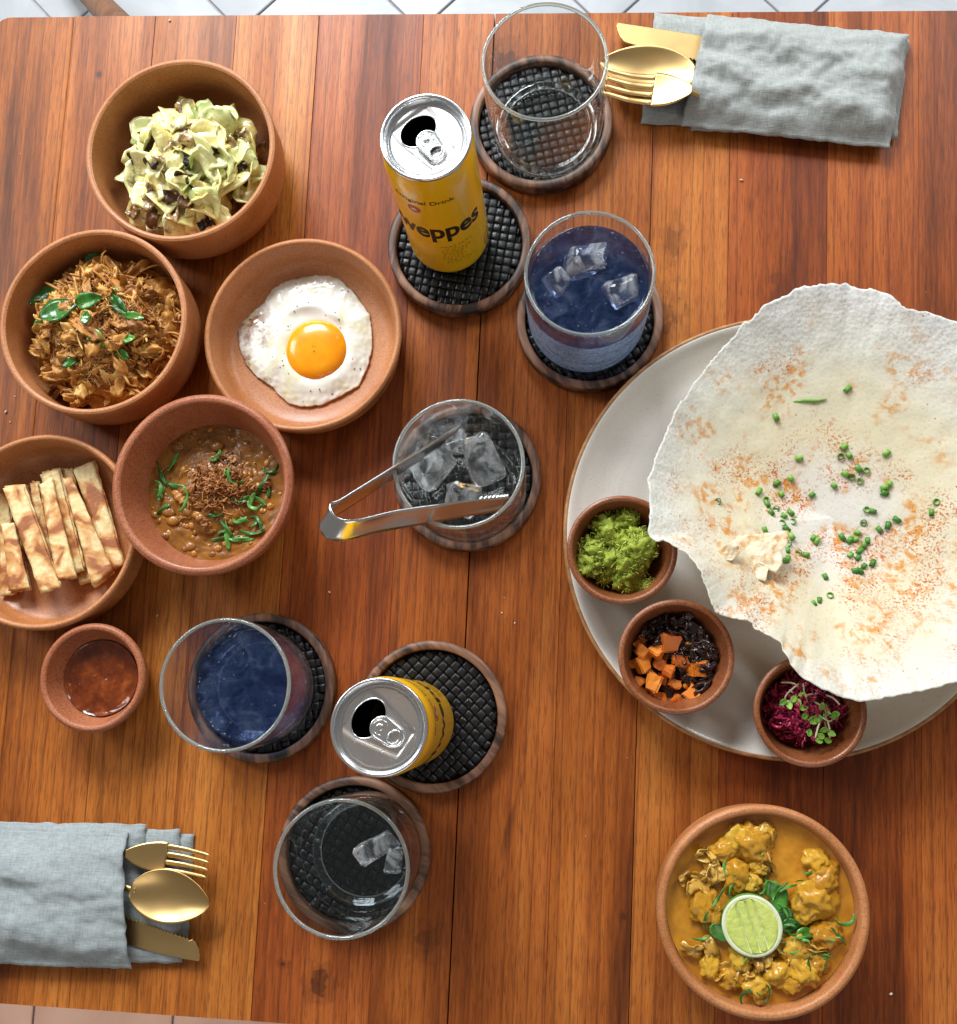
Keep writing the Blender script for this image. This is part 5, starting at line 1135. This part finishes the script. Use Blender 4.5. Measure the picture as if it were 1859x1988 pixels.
# broken flakes of crepe lying on it
def flake(px, z_up, seed, tilt):
    W_ = [hop_at(*p) for p in px]; ctr = sum(W_, Vector()) / len(W_); o_ = chain_outline([w - ctr for w in W_], 90); v = [(0, 0, 0.002 * z_up)]; f = []
    for i in range(1, 15):
        for k in range(90):
            p = o_[k] * (i / 14 * (1 + 0.06 * fr(k * 0.3 + seed, 0, 0, 4) * (i / 14) ** 4)); v.append((p.x, p.y, 0.002 * z_up + tilt[0] * p.x + tilt[1] * p.y + 0.0012 * fr(p.x * 90 + seed, p.y * 90, 0, 3)))
    for k in range(90): f.append((0, 1 + (k + 1) % 90, 1 + k))
    for i in range(13):
        for k in range(90):
            a = 1 + i * 90 + k; b = 1 + i * 90 + (k + 1) % 90; f.append((a, b, b + 90, a + 90))
    o = link('flake', mk(v, f), FLAKE, hop, ctr - Vector((HC.x, HC.y, HPZ))); m = o.modifiers.new('t', 'SOLIDIFY'); m.thickness = 0.0006; m.offset = 1
FLAKE = m_food('crisp_flake', [(0.38, (0.50, 0.28, 0.10)), (0.50, (0.66, 0.54, 0.36)), (0.7, (0.72, 0.63, 0.48))], 0.45, None, 0.05, 130, 0.9, 0)
zh = zoomed(1963, 1000, 1.859)
def pxs(L): return [((1963 + x / 1.859) * 0.62741, (1000 + y / 1.859) * 0.62741) for x, y in L]
flake(pxs([(580, 1230), (855, 1222), (850, 1290), (820, 1330), (830, 1400), (800, 1450), (760, 1420), (750, 1490), (700, 1480), (660, 1460), (600, 1490), (500, 1420), (580, 1400), (600, 1330), (565, 1300)]), 1.6, 2, (0.10, -0.12))
flake(pxs([(480, 1300), (570, 1260), (600, 1330), (560, 1370), (500, 1350)]), 1.2, 5, (0.1, 0.1))
# chives
CHIV = m_food('chive', [(0.25, (0.035, 0.13, 0.014)), (0.5, (0.085, 0.25, 0.03)), (0.8, (0.23, 0.42, 0.07))], 0.35, 'object', 0.0, 200, 0.3)
def chive(L, r): return with_mat(mk(*(lambda a: (a[0], a[1]))(lathe_data([(r, -L / 2), (r, L / 2), (r * 0.72, L / 2), (r * 0.72, -L / 2)], 14, True))), CHIV)
chm = [chive(0.0050, 0.00185), chive(0.0040, 0.0017), chive(0.0013, 0.0023), chive(0.0075, 0.0013)]
tubes = [(1225, 383), (815, 545), (1205, 715), (1450, 752), (948, 780), (900, 895), (820, 925), (1148, 937), (1467, 927), (1437, 980), (716, 972), (845, 985), (1022, 990), (765, 1045), (788, 1090), (898, 1093), (1372, 1085), (1707, 1092), (1508, 1133), (1457, 1165), (1407, 1188), (750, 1190), (1283, 1207), (903, 1228), (1030, 1237), (1050, 1255), (1195, 1235), (1240, 1250), (1270, 1245), (1340, 1253), (1320, 1280), (1295, 1312), (1240, 1337), (1285, 1352), (880, 1308), (988, 1333), (852, 1370), (880, 1360), (1370, 1383), (1270, 1425), (1300, 1430), (1320, 1400), (1097, 1460), (1063, 1597), (1030, 1613), (1290, 840), (1213, 870), (860, 1110), (875, 1185), (1437, 948), (1235, 763)]
rings = [(480, 1028), (757, 1018), (1187, 770), (1335, 850), (1250, 887), (1297, 910), (1335, 1075), (1735, 1030), (1318, 1150), (912, 1143), (850, 1150), (887, 1268), (1125, 1568), (945, 1322), (815, 1070)]
r_ = random.Random(31)
def put_chive(me, x, y, rot):
    u, v = (1963 + x / 1.859) * 0.62741, (1000 + y / 1.859) * 0.62741; p = hop_at(u, v)
    tag(link('chive_ring', me, None, None, (p.x, p.y, p.z + 0.0016), rot), 'cut green chive bit sprinkled on the white crepe', 'chive', 'chives on the crepe')
for (x, y) in tubes: put_chive(chm[r_.choice((0, 1))], x, y, (PI / 2 + r_.uniform(-0.3, 0.3), 0, r_.uniform(0, PI)))
for (x, y) in rings: put_chive(chm[2], x, y, (r_.uniform(-0.4, 0.4), r_.uniform(-0.4, 0.4), 0))
put_chive(with_mat(mk(*tube_data([(-0.011, 0, 0), (-0.004, 0.0004, 0), (0.004, -0.0002, 0), (0.0115, 0.0004, 0)], [0.0005, 0.0011, 0.0011, 0.0003], 8)), CHIV), 1008, 450, (0, 0, 0.08))

# ================================================================== napkins and cutlery
def napkin_sheet(name, parent, m, quad, z0, zin, seed, crump, nu=70, nv=44, rag=0.0012, hang=0.012, th=0.0011, open_side=0, off=None):
    """a cloth layer: sinks to z0 at its edges, lies at zin inside, wrinkled"""
    TL, TR, BR, BL = quad
    def b(u, v, e):
        p = TL.lerp(TR, u).lerp(BL.lerp(BR, u), v)
        dx = (1 - u if open_side < 0 else u if open_side > 0 else min(u, 1 - u)) * (TR - TL).length; dy = min(v, 1 - v) * (BL - TL).length; d = min(dy, dx * 1.5)
        k = 1 - math.exp(-(d / hang) ** 1.4)
        wr = fr(p.x * 26 + seed, p.y * 44 + seed * 2, 0.3, 4) * 0.0046 * crump + crump * 0.0020 * math.sin((p.y + 0.25 * p.x) * 190 + 3 * nz(p.x * 18 + seed, p.y * 18, 1))
        ex = rag * fr(v * 6 + seed, u * 2, 5, 3) * (1 - min(1, min(u, 1 - u) * 12)); ey = rag * fr(u * 9 + seed, v * 2, 9, 3) * (1 - min(1, min(v, 1 - v) * 9))
        z = max(z0 + 0.0003, z0 + (zin - z0) * k + wr * (0.25 + 0.75 * k))
        return (p.x + ex - off.x, p.y + ey - off.y, z + e - off.z)
    return link(name, mk(*slab_data(nu, nv, lambda u, v: b(u, v, th), lambda u, v: b(u, v, 0.0))), m, parent)
def hem(parent, m, quad, frac, z, off, name='hem'):
    TL, TR, BR, BL = quad
    pts = [(lambda p: Vector((p.x, p.y, z(i / 60))) - off)(TL.lerp(TR, frac).lerp(BL.lerp(BR, frac), i / 60)) for i in range(61)]
    return link(name, mk(*tube_data(pts, 0.0009, 8, False, 0.7)), m, parent)
n8 = zoomed(1800, 0, 1.5984)
NA_ = empty('folded_napkin', (*at(1500, 150)[:2], 0.0)); tag(NA_, 'grey green folded linen napkin next to the empty tumbler', 'napkin', 'folded napkins'); oa = Vector(NA_.location)
def q8(pts, z): return [n8(x, y, z) for x, y in pts]
napkin_sheet('back_fold', NA_, LINEN, q8([(365, 62), (1600, 165), (1500, 660), (293, 607)], 0.002), 0.0004, 0.0040, 3, 0.25, off=oa, hang=0.004)
napkin_sheet('middle_fold', NA_, LINEN, q8([(640, 120), (1620, 190), (1560, 685), (540, 643)], 0.004), 0.0030, 0.0068, 9, 0.6, off=oa, hang=0.004)
qa = q8([(630, 50), (1632, 155), (1537, 716), (497, 603)], 0.014)
napkin_sheet('front_flap', NA_, LINEN, qa, 0.0085, 0.0215, 5, 1.0, off=oa, hang=0.012, open_side=-1)
zn = zoomed(0, 2169, 1.859)
NB_ = empty('folded_napkin', (*at(90, 1740)[:2], 0.0)); tag(NB_, 'bluish lit grey folded linen napkin below the red sauce bowl', 'napkin', 'folded napkins'); ob = Vector(NB_.location)
def qn(pts, z): return [zn(x, y, z) for x, y in pts]
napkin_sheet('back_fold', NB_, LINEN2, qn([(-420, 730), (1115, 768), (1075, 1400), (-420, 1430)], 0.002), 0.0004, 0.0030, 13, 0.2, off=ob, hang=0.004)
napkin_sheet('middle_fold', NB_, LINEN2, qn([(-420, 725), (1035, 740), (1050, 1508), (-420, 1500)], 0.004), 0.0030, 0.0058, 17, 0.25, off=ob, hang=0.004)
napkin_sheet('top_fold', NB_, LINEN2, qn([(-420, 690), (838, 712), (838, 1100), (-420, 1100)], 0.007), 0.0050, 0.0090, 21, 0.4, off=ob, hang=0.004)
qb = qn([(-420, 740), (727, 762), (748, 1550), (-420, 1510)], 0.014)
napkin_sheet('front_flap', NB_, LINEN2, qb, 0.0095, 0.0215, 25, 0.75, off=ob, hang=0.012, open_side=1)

def local_frame(tip, tail, z, pitch=0.0):
    d = Vector((tip.x - tail.x, tip.y - tail.y)); return math.atan2(d.y, d.x)
def spoon(tip, neck, width, z, label):
    L = (tip - neck).length; ang = local_frame(tip, neck, z); t = empty('spoon', (neck.x, neck.y, z), ang); tag(t, label, 'spoon', 'gold cutlery')
    t.rotation_euler = (0, 0.0, ang)
    def b(u, v, e):
        s = u; w = width / 2 * (max(0.0, math.sin(PI * min(1, (s * 0.985 + 0.015)) ** 0.86)) ** 0.62 if s < 1 else 0.0); w = max(w, 0.0012 * (1 - s))
        r = (v - 0.5) * 2; dep = 0.0062 * math.sin(PI * min(1, s) ** 0.9) ** 0.8
        return (s * L, r * w, 0.0068 - dep * (1 - abs(r) ** 2.2) + 0.003 * (1 - s) ** 2 + e)
    link('bowl', mk(*slab_data(40, 20, lambda u, v: b(u, v, 0.0007), lambda u, v: b(u, v, -0.0007))), GOLD, t)
    pts = [(0.003, 0, 0.0085), (-0.008, 0, 0.0055), (-0.03, 0, 0.0022), (-0.07, 0, 0.0016), (-0.098, 0, 0.0014)]
    link('handle', mk(*tube_data(smooth_prof(pts, 5), [0.0020 + 0.0006 * (i / 20) for i in range(21)], 10, False, 0.40)), GOLD, t)
def fork(tip, neck, width, z, label, tine=0.55, hl=1.0, hd=0.0):
    L = (tip - neck).length; ang = local_frame(tip, neck, z); t = empty('fork', (neck.x, neck.y, z), ang); tag(t, label, 'fork', 'gold cutlery')
    xs = L * (1 - tine)
    def zc_(x): s = x / L; return 0.0035 + 0.0042 * (1 - s) ** 2 - 0.0030 * math.sin(PI * min(1, s)) + 0.0030 * max(0, s - 0.7) / 0.3
    def b(u, v, e):
        x = u * xs; w = width / 2 * (0.14 + 0.86 * math.sin(PI / 2 * min(1, (u * 1.02)) ** 0.8)); r = (v - 0.5) * 2
        return (x, r * w, zc_(x) + 0.0012 * abs(r) ** 2 * u + e)
    link('head', mk(*slab_data(20, 12, lambda u, v: b(u, v, 0.0007), lambda u, v: b(u, v, -0.0007))), GOLD, t)
    for k in range(4):
        yc = (-0.5 + (k + 0.5) / 4) * width; hw0 = width * 0.085
        def tb_(u, v, e):
            x = xs - 0.0006 + u * (L - xs); w = hw0 * (1 - 0.30 * u) * (1 if u < 0.9 else max(0.25, 1 - (u - 0.9) * 6.5)); r = (v - 0.5) * 2; y = yc * (1 - 0.10 * u)
            return (x, y + r * w, zc_(x) + 0.0012 * abs(yc / width * 2) ** 2 + e * (1 - 0.5 * abs(r) ** 3))
        link('tine', mk(*slab_data(16, 4, lambda u, v: tb_(u, v, 0.0008), lambda u, v: tb_(u, v, -0.0008))), GOLD, t)
    pts = [(0.002, 0, 0.0070), (-0.008, 0, 0.0048 - hd * 0.5), (-0.03 * hl, 0, 0.0018 - hd), (-0.07 * hl, 0, 0.0010 - hd), (-0.098 * hl, 0, 0.0010 - hd)]
    link('handle', mk(*tube_data(smooth_prof(pts, 5), [0.0020 + 0.0006 * (i / 20) for i in range(21)], 10, False, 0.40)), GOLD, t)
def knife(outline, z, handle_from, handle_to, label):
    """outline in world XY"""
    ctr = sum((Vector((p.x, p.y, 0)) for p in outline), Vector()) / len(outline)
    t = empty('knife', (ctr.x, ctr.y, z)); tag(t, label, 'knife', 'gold cutlery')
    link('blade', prism([(p.x - ctr.x, p.y - ctr.y) for p in outline], 0.0, 0.0014, 0.0004), GOLD, t, smooth=False)
    a = handle_from - ctr; b = handle_to - ctr; pts = [Vector((a.x, a.y, 0.0009)).lerp(Vector((b.x, b.y, 0.0012)), i / 10) for i in range(11)]
    link('handle', mk(*tube_data(pts, [0.0035 + 0.0006 * i / 10 for i in range(11)], 10, False, 0.35)), GOLD, t)
# set in the napkin below the sauce bowl
ZB = 0.0080
fork(zn(1216, 948, ZB + .004), zn(735, 872, ZB + .004), 0.0215, ZB + 0.0012, 'gold fork with four tines in the bluish lit grey napkin', 0.54, 0.5)
spoon(zn(1206, 1176, ZB + .010), zn(760, 1084, ZB + .010), 0.0355, ZB + 0.0030, 'gold spoon lying face up in the bluish lit grey napkin')
ed = []
r0, r1 = (690, 1222), (1085, 1366)
for i in range(38):
    u = i / 37; x = r0[0] + (r1[0] - r0[0]) * u; y = r0[1] + (r1[1] - r0[1]) * u; ed.append((x + (4 if i % 2 else 0), y + (14 if i % 2 else 0)))
kn_o = [(690, 1390)] + ed + [(1108, 1372), (1128, 1395), (1145, 1430), (1150, 1465), (1147, 1492), (1135, 1498), (1060, 1487), (940, 1460), (820, 1428)]
knife([zn(x, y, ZB) for x, y in kn_o], ZB - 0.0012, zn(700, 1310, ZB), zn(130, 1190, ZB), 'gold serrated knife in the bluish lit grey napkin')
# set in the napkin next to the empty tumbler
ZA = 0.0090
ed = []
r0, r1 = (225, 212), (610, 312)
for i in range(46):
    u = i / 45; ed.append((r0[0] + (r1[0] - r0[0]) * u, r0[1] + (r1[1] - r0[1]) * u - (8 if (i % 2 and u > 0.2) else 0)))
kn_a = [(640, 182), (580, 172), (440, 150), (300, 128), (182, 111), (174, 126), (180, 152), (192, 182), (210, 204)] + ed + [(640, 318)]
knife([n8(x, y, ZA) for x, y in kn_a], ZA - 0.0012, n8(620, 245, ZA), n8(1080, 330, ZA), 'gold serrated knife in the grey green napkin')
spoon(n8(92, 318, ZA + .006), n8(556, 390, ZA + .006), 0.0385, ZA + 0.0012, 'gold spoon partly under the fork in the grey green napkin')
fork(n8(112, 415, ZA + .013), n8(545, 462, ZA + .013), 0.0255, ZA + 0.0098, 'gold fork lying over a spoon in the grey green napkin', 0.56, 0.55, 0.0075)

# ================================================================== crumbs on the table
CRUMB = m_food('crumb', [(0.3, (0.50, 0.36, 0.22)), (0.7, (0.80, 0.70, 0.56))], 0.7, 'island', 0, 300, 0.3)
mb = MB(); r_ = random.Random(41); lm_ = lump(1, (1, 0.7, 0.5), 0.3, 1.4, 2); LVv = [v.co.copy() for v in lm_.vertices]; LFf = [tuple(p.vertices) for p in lm_.polygons]
spots = [(306, 1195), (1690, 1150), (975, 440), (640, 1150), (1730, 1930), (1520, 1760), (1440, 350), (1730, 215), (330, 40), (90, 905), (20, 820), (30, 770), (12, 800), (1220, 2000), (1000, 1210), (975, 1190)]
for k in range(60):
    u, v = spots[k] if k < len(spots) else (r_.uniform(0, 1859), r_.uniform(40, 1950))
    p = at(u, v, 0); s_ = r_.uniform(0.0008, 0.0016) if k < len(spots) else r_.uniform(0.0002, 0.0006); a = r_.uniform(0, 6.28)
    mb.add([(q.x * s_ * math.cos(a) - q.y * s_ * math.sin(a) + p.x, q.x * s_ * math.sin(a) + q.y * s_ * math.cos(a) + p.y, q.z * s_ + s_ * 0.4) for q in LVv], LFf)
tag(link('crumbs', mb.mesh(), CRUMB), 'tiny pale food crumbs scattered over the table', None, None, 'stuff')
